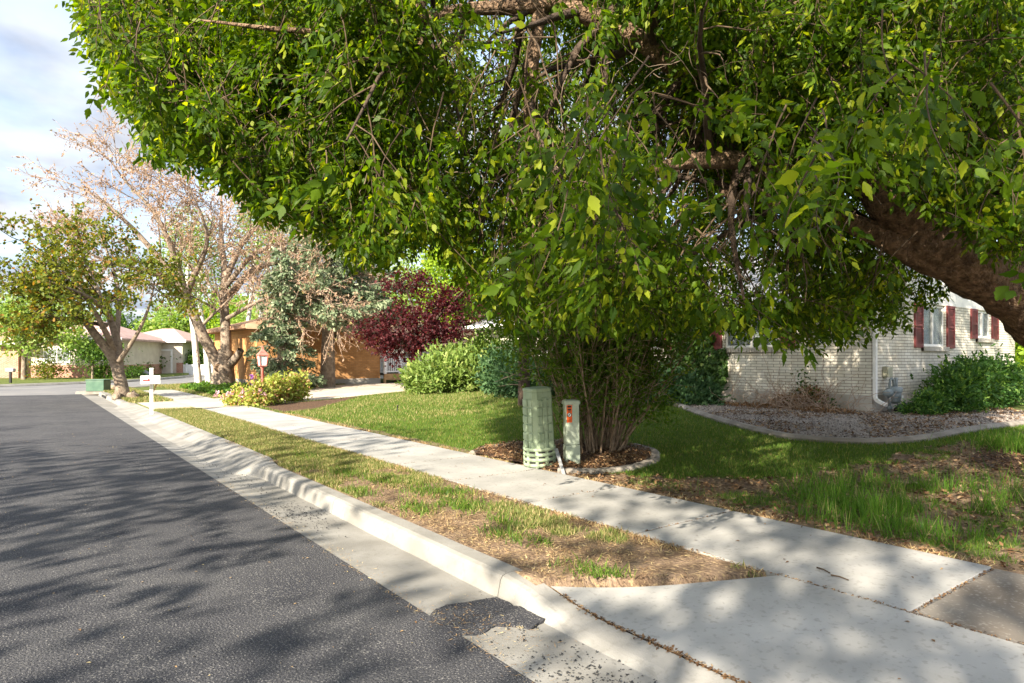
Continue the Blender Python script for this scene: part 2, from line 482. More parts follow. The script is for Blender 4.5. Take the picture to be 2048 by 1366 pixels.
M['leaf_rose'] = leafm('rose_leaf', (.24, .30, .05), (.42, .46, .12), (.45, .26, .14), .18, trans=.4, tc=(1.5, 1.4, .8))
M['petal_pink'] = leafm('pink_petal', (.55, .30, .36), (.75, .55, .60), trans=.3, tc=(1.2, 1, 1))
M['petal_violet'] = leafm('violet_petal', (.35, .13, .42), (.52, .26, .58), trans=.3, tc=(1.2, 1, 1.2))
M['leaf_groundcover'] = leafm('ground_cover_leaf', (.05, .12, .02), (.14, .25, .04), trans=.35)
M['grass'] = leafm('grass_blade', (.045, .105, .012), (.125, .20, .028), (.30, .26, .09), .10, trans=.35, tc=(1.6, 1.5, .7))
M['grass_dry'] = leafm('dry_grass_blade', (.075, .13, .025), (.22, .235, .07), (.40, .32, .16), .28, trans=.3, tc=(1.4, 1.2, .8))
M['grass_tall'] = leafm('tall_grass_blade', (.05, .13, .015), (.13, .25, .03), (.33, .32, .12), .08, trans=.42, tc=(1.7, 1.6, .7))
M['green_plastic'] = surf('pale_green_plastic', (.25, .32, .205), (.32, .39, .26), scale=6, rough=.55, bump=.1, bscale=60, c3=(.20, .24, .15), s3=14, a3=.4)
M['green_metal'] = surf('faded_green_metal', (.33, .39, .30), (.42, .47, .37), scale=8, rough=.5, bump=.05, bscale=40, c3=(.22, .24, .17), s3=30, a3=.4)
M['dark_gap'] = surf('dark_recess', (.02, .025, .015), (.03, .035, .02), rough=.95)
M['orange'] = surf('orange_sticker', (.75, .10, .01), (.80, .14, .02), rough=.5)
M['black'] = surf('black_ink', (.015, .015, .015), (.02, .02, .02), rough=.6)
M['white'] = surf('white_paint', (.76, .74, .70), (.82, .80, .77), scale=5, rough=.6, c3=(.55, .52, .47), s3=25, a3=.3)
M['white_vinyl'] = surf('white_vinyl', (.78, .78, .78), (.84, .84, .84), rough=.45)
M['zinc'] = surf('galvanised_steel', (.28, .29, .30), (.40, .41, .42), scale=20, rough=.5, metal=.4)
M['meter_grey'] = surf('grey_meter_paint', (.16, .19, .20), (.25, .28, .29), scale=15, rough=.55, bump=.1, bscale=60)
M['meter_box'] = surf('tan_meter_box', (.33, .33, .24), (.38, .37, .28), rough=.5)
M['maroon'] = surf('maroon_shutter_paint', (.125, .028, .028), (.175, .042, .042), scale=5, rough=.55)
M['red_paint'] = surf('faded_red_paint', (.40, .10, .08), (.52, .19, .15), scale=9, rough=.55)
M['red_flag'] = surf('red_flag_paint', (.65, .04, .04), (.70, .06, .05), rough=.5)
M['shingle'] = surf('grey_shingles', (.15, .155, .17), (.26, .265, .28), scale=7, rough=.9, bump=.7, bscale=22, c3=(.09, .09, .1), s3=18, a3=.5)
M['shingle_pink'] = surf('pinkish_shingles', (.38, .25, .22), (.48, .33, .29), scale=3, rough=.9, bump=.5, bscale=20)
M['shingle_brown'] = surf('brown_shingles', (.26, .15, .09), (.36, .22, .14), scale=3, rough=.9, bump=.5, bscale=20)
M['beige'] = surf('beige_siding', (.52, .45, .37), (.60, .53, .44), scale=2, rough=.8)
M['tan_trim'] = surf('tan_trim_paint', (.50, .36, .23), (.60, .45, .30), scale=3, rough=.7)
M['fascia'] = surf('white_fascia', (.68, .66, .62), (.76, .74, .70), rough=.6)
M['green_box'] = surf('dark_green_enamel', (.05, .11, .075), (.08, .15, .10), rough=.5)
M['green_bin'] = surf('green_plastic', (.02, .24, .17), (.03, .30, .21), rough=.5)
M['blue_bin'] = surf('blue_plastic', (.03, .16, .42), (.04, .20, .5), rough=.5)
M['rock'] = surf('sandstone_rock', (.26, .18, .11), (.42, .32, .22), scale=5, rough=.95, bump=.8, bscale=14, bdist=.04)
M['rock_grey'] = surf('grey_rock', (.16, .16, .17), (.3, .3, .31), scale=4, rough=.95, bump=.8, bscale=10, bdist=.05)
M['bag'] = surf('black_bag_plastic', (.012, .012, .014), (.025, .025, .03), rough=.35, spec=.5, bump=.8, bscale=25, bdist=.03)
M['wood'] = surf('varnished_wood', (.34, .20, .09), (.46, .29, .14), scale=5, rough=.7)
M['dark_wood'] = surf('dark_grey_wood', (.06, .055, .055), (.10, .095, .09), rough=.8)
M['curtain'] = surf('pale_curtain', (.45, .42, .33), (.62, .57, .45), scale=3, rough=.9)
M['interior'] = surf('dim_interior', (.03, .035, .035), (.06, .065, .06), rough=.9)
M['mulch'] = surf('bark_mulch', (.035, .018, .010), (.12, .065, .035), scale=22, rough=.95, bump=1.0, bscale=45, c3=(.3, .2, .12), s3=50, a3=.6, bdist=.03)
M['gravel'] = surf('gravel_bed', (.20, .15, .115), (.34, .30, .27), scale=30, rough=.95, bump=1.0, bscale=60, c3=(.5, .47, .44), s3=70, a3=.8, bdist=.02)
M['pebble'] = leafm('pale_pebbles', (.13, .10, .08), (.36, .31, .27), (.09, .07, .06), .15, trans=0.0)
M['chips'] = leafm('dark_asphalt_crumbs', (.02, .02, .022), (.06, .06, .06), trans=0.0)
M['litter'] = leafm('dry_leaf_litter', (.16, .09, .045), (.42, .29, .15), (.55, .44, .22), .2, trans=.1, tc=(1, 1, 1))
M['litter_dark'] = leafm('brown_leaf_litter', (.07, .035, .018), (.24, .14, .07), (.36, .25, .14), .15, trans=.05, tc=(1, 1, 1))
M['yellow_leaf'] = leafm('fallen_yellow_leaf', (.50, .36, .07), (.62, .50, .16), trans=.1, tc=(1, 1, 1))

def glassm(name, tint):
    m, nt, o = new_mat(name)
    b = ND(nt, 'ShaderNodeBsdfPrincipled')
    b.inputs['Base Color'].default_value = (*tint, 1)
    b.inputs['Roughness'].default_value = .04
    b.inputs['Specular IOR Level'].default_value = .25
    b.inputs['Transmission Weight'].default_value = .75
    b.inputs['IOR'].default_value = 1.2
    nt.links.new(b.outputs[0], o.inputs[0])
    return m
M['glass'] = glassm('window_glass', (.50, .56, .55))
M['lamp_glass'] = glassm('frosted_lamp_glass', (.85, .88, .9))
M['lamp_glass'].node_tree.nodes['Principled BSDF'].inputs['Roughness'].default_value = .5
M['lamp_glass'].node_tree.nodes['Principled BSDF'].inputs['Transmission Weight'].default_value = .3

# ------------------------------------------------------------------ ground and beds
FRONT_X, SIDE_Y = 14.38, 6.45           # planes of the two walls of the cream house
SW0, SW1 = 4.0, 5.32                     # pavement edges
BED = [(5.34, 8.05), (5.8, 8.4), (6.5, 8.45), (7.2, 8.0), (7.6, 7.25), (7.42, 6.45), (6.85, 5.98), (6.25, 5.80), (5.72, 5.90), (5.36, 6.30)]
EDGE_PX = [(1352, 812), (1400, 830), (1450, 846), (1500, 860), (1570, 877), (1650, 885), (1720, 888), (1790, 887), (1860, 879), (1950, 862), (2048, 850), (2160, 838)]
EDGE_PTS = [G(*p) for p in EDGE_PX]
GRAVEL = [(p.x, p.y) for p in EDGE_PTS] + [(19, 6.4), (14.3, 6.42), (14.35, 12.0), (13.6, 11.4)]
LAWN_LINE = [(5.30, 7.2), (5.7, 5.6), (6.3, 5.0), (7.0, 4.2), (8.5, 3.8), (11.5, 3.5), (18, 3.2), (18, 40), (5.3, 40)]
MULCH_R = [(8.3, 1.2), (8.9, 2.4), (9.6, 3.1), (10.8, 3.35), (12.2, 3.0), (13.5, 2.0), (13.5, -1), (9, -1)]
DRIVE_N = [(3.9, 20.0), (5.3, 20.2), (9, 21.0), (12.6, 21.9), (17, 22.6), (22, 23.0), (22, 29.1), (15, 29.0), (10.4, 28.6), (7, 26.0), (5.3, 24.3), (3.9, 23.9)]
CROSS = [(-9, 33.4), (1.98, 33.4), (2.3, 34.6), (4.2, 37), (7.4, 41.1), (10.9, 51.6), (15, 66), (22, 90), (17.5, 90), (14, 72), (12, 60), (8.5, 52.5), (5, 47.5), (-1, 43.6), (-9, 41.5), (-40, 38), (-40, 30)]
FLARE = [(2.72, 3.22), (4.0, 2.36)]
FLOWER_BED = [(5.45, 17.2), (6.4, 17.6), (8.6, 20.2), (9.2, 20.85), (5.6, 20.05)]

def flare_y(x):
    return np.interp(x, [2.72, 4.0], [3.22, 2.36])

def kerb_top(y):
    return -.095 + .098 * sstep(2.7, 3.55, np.asarray(y, float))

def dist_poly_mask(x, y, poly, grow_=0.0):
    return in_poly(x, y, poly)

def base_height(x, y):
    z = terrain(x, y)
    road = (x < 2.62)
    z = np.where(road & (y < 36), -.24, z)
    z = np.where((x < 2.87) & (y > 8.9) & (y < 25), -.24, z)
    z = np.where((x >= 2.5) & (x < 4.0) & (y < flare_y(x) + .05), -.22, z)
    cr = np.zeros(x.shape, bool)
    for ax, ay in ((0, 0), (.8, 0), (-.8, 0), (0, .8), (0, -.8)):
        cr |= in_poly(x + ax, y + ay, CROSS)
    z = np.where(cr, -.26, z)
    z = np.where((x > 4.06) & (x < 5.26) & (y < 33), -.06, z)
    return z + .012 * (fbm(x * 1.7, y * 1.7) - .5) * ((x > 2.8) & (x < 60))

def grass_density(x, y):
    """0 bare soil .. 1 full turf"""
    n = fbm(x * 1.6 + 3, y * 1.6 + 9); n2 = fbm(x * 5 + 40, y * 5)
    d = np.ones(x.shape)
    strip = (x > 2.6) & (x < 4.02)
    # parking strip: bare near the near driveway, patchy in the middle, full farther on
    full = sstep(4.0, 10.5, y)
    ds = sstep(.62 - .42 * full, .74 - .42 * full, n * .75 + n2 * .25 + .03)
    ds = ds * (1 - .75 * sstep(3.80, 3.98, x) * (y < 14))
    d = np.where(strip, ds, d)
    yard = x > 5.3
    lawn = in_poly(x + (n - .5) * .7, y + (n2 - .5) * .9, LAWN_LINE)
    dy = np.where(lawn, 1.0, .8 * sstep(.53, .66, n * .6 + n2 * .4))
    dy = np.where(~lawn & (x < 8) & (y > 4.2), dy * .45, dy)
    dy = dy * (1 - .8 * (x < 5.50 + .16 * n2) * (y < 17))
    d = np.where(yard, dy, d)
    d = np.where(in_poly(x, y, BED) | in_poly(x, y, GRAVEL) | in_poly(x, y, FLOWER_BED) | in_poly(x, y, DRIVE_N), 0, d)
    mr = in_poly(x + (n - .5) * .8, y + (n2 - .5) * .8, MULCH_R)
    d = np.where(mr, d * .12, d)
    d = np.where((x >= SW0) & (x <= SW1), 0, d)
    d = np.where((x < np.where((y > 8.9) & (y < 25), 2.87, 2.74)) & (y < 36), 0, d)
    d = np.where((x < 4.0) & (y < flare_y(x)), 0, d)
    return d

def axis(segs):
    a = []
    for lo, hi, st in segs:
        a.append(np.arange(lo, hi - 1e-6, st))
    a.append(np.array([segs[-1][1]]))
    return np.unique(np.round(np.concatenate(a), 4))

gx = axis([(-600, -60, 60), (-60, -9, 6), (-9, 2.6, 1.0), (2.6, 8, .06), (8, 16, .1), (16, 40, .8), (40, 120, 8), (120, 600, 60)])
gy = axis([(-600, -60, 60), (-60, -4, 6), (-4, 12, .08), (12, 26, .14), (26, 60, .5), (60, 120, 5), (120, 600, 60)])
XX, YY = np.meshgrid(gx, gy, indexing='ij')
ZZ = base_height(XX, YY)
V = np.stack([XX, YY, ZZ], -1).reshape(-1, 3)
ni, nj = XX.shape
ii, jj = np.meshgrid(np.arange(ni - 1), np.arange(nj - 1), indexing='ij')
q = np.stack([ii * nj + jj, (ii + 1) * nj + jj, (ii + 1) * nj + jj + 1, ii * nj + jj + 1], -1).reshape(-1, 4)

def ground_mat():
    m, nt, o = new_mat('soil_and_turf')
    L = nt.links.new
    g = ND(nt, 'ShaderNodeNewGeometry')
    def noise(s, d=6):
        n = ND(nt, 'ShaderNodeTexNoise'); n.inputs['Scale'].default_value = s; n.inputs['Detail'].default_value = d
        L(g.outputs['Position'], n.inputs['Vector']); return n.outputs[0]
    def ramp(fac, a, b, p0, p1):
        r = ND(nt, 'ShaderNodeValToRGB'); r.color_ramp.elements[0].position = p0; r.color_ramp.elements[1].position = p1
        r.color_ramp.elements[0].color = (*a, 1); r.color_ramp.elements[1].color = (*b, 1); L(fac, r.inputs[0]); return r.outputs[0]
    soil = ramp(noise(5), (.11, .072, .046), (.27, .19, .13), .3, .7)
    strawf = ramp(noise(26), (0, 0, 0), (.8, .8, .8), .52, .66)
    mx0 = ND(nt, 'ShaderNodeMixRGB'); mx0.inputs[2].default_value = (.40, .29, .16, 1); L(strawf, mx0.inputs[0]); L(soil, mx0.inputs[1])
    turf = ramp(noise(3.0), (.045, .085, .014), (.15, .175, .045), .3, .7)
    at = ND(nt, 'ShaderNodeAttribute', attribute_name='turf')
    mx = ND(nt, 'ShaderNodeMixRGB'); L(at.outputs['Fac'], mx.inputs[0]); L(mx0.outputs[0], mx.inputs[1]); L(turf, mx.inputs[2])
    b = ND(nt, 'ShaderNodeBsdfPrincipled'); b.inputs['Roughness'].default_value = .95; b.inputs['Specular IOR Level'].default_value = .1
    L(mx.outputs[0], b.inputs['Base Color'])
    bp = ND(nt, 'ShaderNodeBump'); bp.inputs['Strength'].default_value = 1; bp.inputs['Distance'].default_value = .03
    L(noise(38), bp.inputs['Height']); L(bp.outputs[0], b.inputs['Normal'])
    L(b.outputs[0], o.inputs[0])
    return m
ground = np_mesh('ground', V, q, ground_mat(), smooth=True, k=4)
tag(ground, kind='structure')
turf = grass_density(XX, YY)
turf = np.where((YY > 26) | (XX > 16), 1.0, turf) * .92
at = ground.data.attributes.new('turf', 'FLOAT', 'POINT')
at.data.foreach_set('value', turf.reshape(-1).astype(np.float32))

# road: one dark sheet, slightly crowned
xs = np.linspace(-9, 1.985, 12); ys = np.concatenate([np.arange(-8, 33.4, 1.0), [33.4]])
X2, Y2 = np.meshgrid(xs, ys, indexing='ij')
rs0 = np.random.RandomState(2)
Z2 = -.128 + .012 * np.minimum(1.985 - X2, 3.5)
def grid_faces(a, b):
    i, j = np.meshgrid(np.arange(a - 1), np.arange(b - 1), indexing='ij')
    return np.stack([i * b + j, (i + 1) * b + j, (i + 1) * b + j + 1, i * b + j + 1], -1).reshape(-1, 4)
road = np_mesh('road', np.stack([X2, Y2, Z2], -1).reshape(-1, 3), grid_faces(*X2.shape), M['asphalt'], k=4)
tag(road, kind='structure')
mb = MB()
mb.add([(x, y, -.105 if x < 0 else -.122) for x, y in CROSS], [tuple(range(len(CROSS)))])
cross = mb.build('cross_street', M['asphalt_old']); tag(cross, kind='structure')

# kerb and gutter: lofted along the street, cut into slabs
P_VERT = [(1.97, -.131), (2.20, -.140), (2.525, -.152), (2.55, -.035), (2.565, -.012), (2.595, 0), (2.715, .004), (2.72, -.005), (2.72, -.3)]
P_ROLL = [(1.97, -.131), (2.12, -.145), (2.24, -.150), (2.45, -.105), (2.60, -.050), (2.74, -.010), (2.86, .004), (2.875, -.005), (2.875, -.3)]
P_DRIV = [(1.97, -.131), (2.20, -.140), (2.50, -.148), (2.55, -.130), (2.58, -.120), (2.62, -.112), (2.715, -.095), (2.72, -.10), (2.72, -.3)]
P_DRV2 = [(1.97, -.131), (2.12, -.143), (2.26, -.146), (2.45, -.120), (2.60, -.080), (2.74, -.045), (2.86, -.020), (2.875, -.025), (2.875, -.3)]
def kerb_prof(y):
    def mixp(a, b, t): return [(p[0] * (1 - t) + q_[0] * t, p[1] * (1 - t) + q_[1] * t) for p, q_ in zip(a, b)]
    if y < 2.7: return P_DRIV
    if y < 3.55: return mixp(P_DRIV, P_VERT, float(sstep(2.7, 3.55, y)))
    if y < 8.75: return P_VERT
    if y < 9.7: return mixp(P_VERT, P_ROLL, float(sstep(8.75, 9.7, y)))
    if y < 19.2: return P_ROLL
    if y < 20.4: return mixp(P_ROLL, P_DRV2, float(sstep(19.2, 20.4, y)))
    if y < 23.6: return P_DRV2
    if y < 25.0: return mixp(P_DRV2, P_VERT, float(sstep(23.6, 25.0, y)))
    return P_VERT
mb = MB()
slabs = [-6, -3.2, -.4, 1.3, 3.52, 6.45, 8.78, 9.7, 12.2, 14.6, 17, 19.2, 21.8, 24.2, 26.4, 28.6, 31, 33.4]
for a, b in zip(slabs[:-1], slabs[1:]):
    yy = np.linspace(a + .004, b - .004, max(3, int((b - a) / .22)))
    k = len(P_VERT); vs = []; fs = []
    for y in yy:
        for x, z in kerb_prof(y):
            vs.append((x + .006 * mnoise.noise((x * 3, y * 1.3, 0)), y, z + .004 * mnoise.noise((x * 2, y * 2.1, 4))))
    for i in range(len(yy) - 1):
        for j in range(k - 1):
            fs.append((i * k + j, i * k + j + 1, (i + 1) * k + j + 1, (i + 1) * k + j))
    fs.append(tuple(range(k))); fs.append(tuple(range((len(yy) - 1) * k, len(yy) * k)))
    mb.add(vs, fs)
# the turning corner at the junction
cor = [(2.0, 33.45), (2.35, 34.6), (3.1, 35.7), (4.3, 37.0), (7.5, 41.1), (9.4, 46), (11.0, 51.6), (15.1, 66)]
def ribbon(mbx, pts, w, z0, z1, bev=.03, zf=None):
    n = len(pts); vs = []; fs = []
    for i in range(n):
        a = Vector(pts[max(i - 1, 0)][:2]); b = Vector(pts[min(i + 1, n - 1)][:2])
        t = (b - a).normalized(); nn = Vector((-t.y, t.x))
        p = Vector(pts[i][:2]); zz = zf(p.x, p.y) if zf else 0
        for o_, z in ((-w / 2, z0), (-w / 2, z1 - bev), (-w / 2 + bev, z1), (w / 2 - bev, z1), (w / 2, z1 - bev), (w / 2, z0)):
            vs.append((p.x + nn.x * o_, p.y + nn.y * o_, z + zz))
    for i in range(n - 1):
        for j in range(5):
            fs.append((i * 6 + j, i * 6 + j + 1, (i + 1) * 6 + j + 1, (i + 1) * 6 + j))
    fs.append(tuple(range(6))[::-1]); fs.append(tuple(range((n - 1) * 6, n * 6)))
    mbx.add(vs, fs)
ribbon(mb, [(p.x, p.y) for p in [Vector(c) for c in resample([(a, b, 0) for a, b in cor], 24)]], .5, -.3, .004, .05)
far_k = [(-40, 38.2), (-9, 41.7), (-1, 43.8), (5, 47.8), (8.4, 52.8), (11.8, 60.2), (13.8, 72)]
ribbon(mb, [tuple(c[:2]) for c in resample([(a, b, 0) for a, b in far_k], 30)], .6, -.3, .01, .1)
kerb = mb.build('kerb', M['concrete_kerb']); tag(kerb, kind='structure')

# pavement: separate slabs with open joints; the nearest ones are old and brown
joints = [1.58, 3.64] + [5.07 + 1.43 * i for i in range(20)]
mb = MB()
for a, b in zip(joints[:-1], joints[1:]):
    t = .010 * mnoise.noise((a * 3.3, 2, 1))
    mb.bbox(SW0 + .002, SW1, a + .012, b - .012, -.12, .014 + t * .3, .004, seg=1)
walk = mb.build('sidewalk', M['concrete']); tag(walk, kind='structure')
mb = MB()
for a, b in zip([-6, -4.2, -2.5, -.9, .35], [-4.2, -2.5, -.9, .35, 1.58]):
    mb.bbox(SW0 + .002, SW1, a + .006, b - .006, -.12, .006, .006, seg=1)
walk2 = mb.build('sidewalk', M['concrete_old']); tag(walk2, kind='structure')

# near driveway apron, rising from the gutter to the pavement
vs = []; nu, nv = 12, 40
for i in range(nu):
    x = 2.728 + (3.992 - 2.728) * i / (nu - 1)
    for j in range(nv):
        v = j / (nv - 1)
        y = -6 + (float(flare_y(x)) + 6) * (v ** .7)
        z = float(kerb_top(y)) * (1 - i / (nu - 1)) + .0135 * i / (nu - 1)
        vs.append((x, y, z))
drive = np_mesh('driveway', np.array(vs), grid_faces(nu, nv), M['concrete'], smooth=True, k=4)
tag(drive, kind='structure')

def sheet(name, poly, dz, mat, step=.12, jitter=0.0, mound=0.0):
    """a sheet that follows the terrain and fills a polygon"""
    bm = bmesh.new()
    f = bm.faces.new([bm.verts.new((p[0], p[1], 0)) for p in poly])
    bmesh.ops.triangulate(bm, faces=[f])
    for _ in range(8):
        es = [e for e in bm.edges if e.calc_length() > step * 2.2]
        if not es: break
        bmesh.ops.subdivide_edges(bm, edges=es, cuts=1)
        bmesh.ops.triangulate(bm, faces=bm.faces[:])
    cx = sum(p[0] for p in poly) / len(poly); cy = sum(p[1] for p in poly) / len(poly)
    bnd = {v.index for e in bm.edges if e.is_boundary for v in e.verts}
    bm.verts.index_update()
    for v in bm.verts:
        h = float(terrain(v.co.x, v.co.y)) + dz
        if mound:
            d = min((Vector((v.co.x, v.co.y)) - Vector(((a[0] * (1 - t) + b[0] * t), (a[1] * (1 - t) + b[1] * t)))).length
                    for a, b in zip(poly, list(poly[1:]) + [poly[0]]) for t in (0, .25, .5, .75))
            h += mound * min(1, d / .6)
        v.co.z = h + jitter * mnoise.noise((v.co.x * 6, v.co.y * 6, 2))
    bmesh.ops.recalc_face_normals(bm, faces=bm.faces[:])
    me = bpy.data.meshes.new(name); bm.to_mesh(me); bm.free()
    me.polygons.foreach_set('use_smooth', [True] * len(me.polygons))
    if me.polygons and sum(p.normal.z for p in me.polygons) < 0: me.flip_normals()
    return tag(link(name, me, mat), kind='structure')
sheet('neighbour_driveway', DRIVE_N, .022, M['tan_drive'], .8)
sheet('neighbour_apron', [(2.88, 20.3), (3.99, 20.05), (3.99, 23.9), (2.88, 23.7)], .012, M['tan_drive'], .5)
sheet('mulch_bed', BED, .03, M['mulch'], .1, .02, .05)
sheet('gravel_bed', GRAVEL, .03, M['gravel'], .18, .012)
sheet('mulch_patch', MULCH_R, .014, M['mulch'], .2, .02)
sheet('flower_bed', FLOWER_BED, .02, M['mulch'], .2, .02)
# asphalt that spilled into the gutter beside the driveway
patch0 = [(1.96, 3.45), (2.10, 3.58), (2.50, 3.50), (2.53, 3.02), (2.38, 2.98), (2.25, 3.12), (2.1, 3.08), (1.96, 3.12), (1.96, 3.45)]
patch = []
for a, b in zip(patch0[:-1], patch0[1:]):
    for t in np.linspace(0, 1, 12)[:-1]:
        x = a[0] * (1 - t) + b[0] * t; y = a[1] * (1 - t) + b[1] * t
        patch.append((x + .035 * mnoise.noise((x * 14, y * 14, 1)), y + .035 * mnoise.noise((x * 14, y * 14, 7))))
mb = MB(); mb.prism(patch, -.17, -.1300); tag(mb.build('asphalt_patch', M['asphalt']), kind='structure')

def on_ground(x, y, dz=0.0):
    return Vector((x, y, float(terrain(x, y)) + dz))

# ------------------------------------------------------------------ cream brick house
M['brick_f'] = brickm('cream_brick_front', 1, (.64, .60, .51), (.74, .70, .61), (.20, .175, .14), ms=.006)  # dark mortar colour carries the shadow of the raked joints
M['brick_s'] = brickm('cream_brick_side', 0, (.64, .60, .51), (.74, .70, .61), (.20, .175, .14), ms=.006)  # joint shadow put into the mortar colour here too
GZ, FZ, EV = .18, .645, 2.75         # soil, foundation top, eaves
HX1, HY1 = 23.5, 21.0
RIDGE_X = (FRONT_X + HX1) / 2
RIDGE_Z = EV + (RIDGE_X - FRONT_X) * .42
house = empty('brick_house', (FRONT_X, SIDE_Y, GZ), 'cream brick bungalow with maroon shutters and grey shingle roof behind the shrubs', 'house')

def wall_cells(lo, hi, z0, z1, holes):
    us = sorted({lo, hi, *[h[0] for h in holes], *[h[1] for h in holes]})
    zs = sorted({z0, z1, *[h[2] for h in holes], *[h[3] for h in holes]})
    for a, b in zip(us[:-1], us[1:]):
        for c, d in zip(zs[:-1], zs[1:]):
            m = ((a + b) / 2, (c + d) / 2)
            if not any(h[0] < m[0] < h[1] and h[2] < m[1] < h[3] for h in holes):
                yield a, b, c, d
fh = [(8.58, 10.04, 1.70, 2.62), (12.08, 12.67, 1.70, 2.62), (15.4, 17.2, 1.3, 2.6)]     # front windows: y0,y1,z0,z1
sh = [(17.01, 18.32, 1.72, 2.72), (20.47, 21.48, 1.98, 2.72)]        # side windows: x0,x1,z0,z1
mb = MB()
for a, b, c, d in wall_cells(SIDE_Y, HY1, FZ, EV, fh): mb.box(FRONT_X, FRONT_X + .2, a, b, c, d)
mb.build('front_wall', M['brick_f'], house)
mb = MB()
for a, b, c, d in wall_cells(FRONT_X + .2, HX1, FZ, EV, sh): mb.box(a, b, SIDE_Y, SIDE_Y + .2, c, d)
mb.build('side_wall', M['brick_s'], house)
mb = MB()
mb.add([(FRONT_X + .01, SIDE_Y + .003, EV), (HX1, SIDE_Y + .003, EV), (RIDGE_X, SIDE_Y + .003, RIDGE_Z - .08), (FRONT_X + .01, SIDE_Y + .19, EV), (HX1, SIDE_Y + .19, EV), (RIDGE_X, SIDE_Y + .19, RIDGE_Z - .08)],
       [(0, 1, 2), (5, 4, 3), (0, 2, 5, 3), (1, 4, 5, 2)])
mb.build('gable', M['white'], house)
mb = MB(); mb.box(HX1 - .2, HX1, SIDE_Y + .2, HY1 - .2, FZ, EV); mb.box(FRONT_X + .2, HX1, HY1 - .2, HY1, FZ, EV)
mb.build('rear_wall', M['brick_f'], house)
mb = MB()
mb.box(FRONT_X - .015, HX1 + .015, SIDE_Y - .015, HY1 + .015, -.3, FZ - .002)
mb.build('foundation', M['foundation'], house)
mb = MB()      # roof: two slopes with thickness and rows of shingles as shallow steps
ov = .5
for sgn in (1, -1):
    x_e = FRONT_X - ov if sgn == 1 else HX1 + ov
    z_e = EV - ov * .42 + .12
    n = 26
    for i in range(n):
        t0, t1 = i / n, (i + 1) / n
        xa, xb = x_e + (RIDGE_X - x_e) * t0, x_e + (RIDGE_X - x_e) * t1
        za, zb = z_e + (RIDGE_Z - z_e) * t0, z_e + (RIDGE_Z - z_e) * t1
        y0, y1 = SIDE_Y - .35, HY1 + .35
        vs = [(xa, y0, za - .1), (xb, y0, zb - .1), (xb, y1, zb - .1), (xa, y1, za - .1), (xa, y0, za + .025), (xb, y0, zb + .01), (xb, y1, zb + .01), (xa, y1, za + .025)]
        mb.add(vs, [(0, 3, 2, 1), (4, 5, 6, 7), (0, 1, 5, 4), (1, 2, 6, 5), (2, 3, 7, 6), (3, 0, 4, 7)])
roof = mb.build('roof', M['shingle'], house)
mb = MB()
z_e = EV - ov * .42 + .12
mb.box(FRONT_X - ov - .03, FRONT_X - ov - .004, SIDE_Y - .36, HY1 + .36, z_e - .16, z_e + .02)
mb.box(FRONT_X - ov - .13, FRONT_X - ov - .032, SIDE_Y - .36, HY1 + .36, z_e - .10, z_e + .015)
mb.build('roof_gutter', M['fascia'], house)
mb = MB()
for sgn in (1, -1):
    x_e = FRONT_X - ov if sgn == 1 else HX1 + ov
    a, b = Vector((x_e, SIDE_Y - .37, z_e - .15)), Vector((RIDGE_X, SIDE_Y - .37, RIDGE_Z - .15))
    mb.add([a, b, b + Vector((0, 0, .17)), a + Vector((0, 0, .17)), a + Vector((0, -.02, 0)), b + Vector((0, -.02, 0)), b + Vector((0, -.02, .17)), a + Vector((0, -.02, .17))],
           [(0, 1, 2, 3), (7, 6, 5, 4), (0, 4, 5, 1), (3, 2, 6, 7), (0, 3, 7, 4), (1, 5, 6, 2)])
mb.build('verge_board', M['fascia'], house)
mb = MB(); mb.box(FRONT_X - ov, FRONT_X - .003, SIDE_Y - .3, HY1, EV - .10, EV - .075); mb.build('soffit', M['fascia'], house)

def window(parent, ax, u0, u1, z0, z1, plane, back=+1, blinds=False, half=True, sill_mat=None, curtain=None):
    """ax 0: wall along x (faces -y); ax 1: wall along y (faces -x)"""
    def B(mbx, ua, ub, da, db, za, zb):
        if ax == 0: mbx.box(ua, ub, plane + da, plane + db, za, zb)
        else: mbx.box(plane + da, plane + db, ua, ub, za, zb)
    f = MB(); w = .055
    B(f, u0, u0 + w, .04, .11, z0, z1); B(f, u1 - w, u1, .04, .11, z0, z1)
    B(f, u0 + w, u1 - w, .04, .11, z0, z0 + w); B(f, u0 + w, u1 - w, .04, .11, z1 - w, z1)
    um = (u0 + u1) / 2
    B(f, um - .03, um + .03, .035, .105, z0 + w, z1 - w)
    fr = f.build('window', M['white'], parent)
    g = MB(); B(g, u0 + w, um - .03, .075, .081, z0 + w, z1 - w); B(g, um + .03, u1 - w, .06, .066, z0 + w, z1 - w)
    g.build('pane', M['glass'], fr)
    bk = MB(); B(bk, u0, u1, .195, .199, z0, z1)
    bk.build('curtain' if curtain else 'dark_room', M[curtain or 'interior'], fr)
    if blinds:
        bl = MB(); half_u = (u0 + w, um - .03)
        zz = z0 + w + .02
        while zz < z1 - w - .02:
            B(bl, half_u[0], half_u[1], .12, .15, zz, zz + .012); zz += .075
        for k in range(1, 4):
            uu = half_u[0] + (half_u[1] - half_u[0]) * k / 4
            B(bl, uu - .004, uu + .004, .118, .121, z0 + w, z1 - w)
        bl.build('blind', M['fascia'], fr)
    s = MB(); n = int((u1 - u0 + .2) / .075)
    for k in range(n):
        ua = u0 - .1 + (u1 - u0 + .2) * k / n; ub = u0 - .1 + (u1 - u0 + .2) * (k + 1) / n - .012
        if ax == 0: s.bbox(ua, ub, plane - .07, plane + .05, z0 - .12, z0 - .012, .006, seg=1)
        else: s.bbox(plane - .07, plane + .05, ua, ub, z0 - .12, z0 - .012, .006, seg=1)
    B(s, u0 - .1, u1 + .1, -.05, .04, z0 - .115, z0 - .02)
    s.build('sill', M['brick_f'] if False else M['foundation'], fr)
    return fr

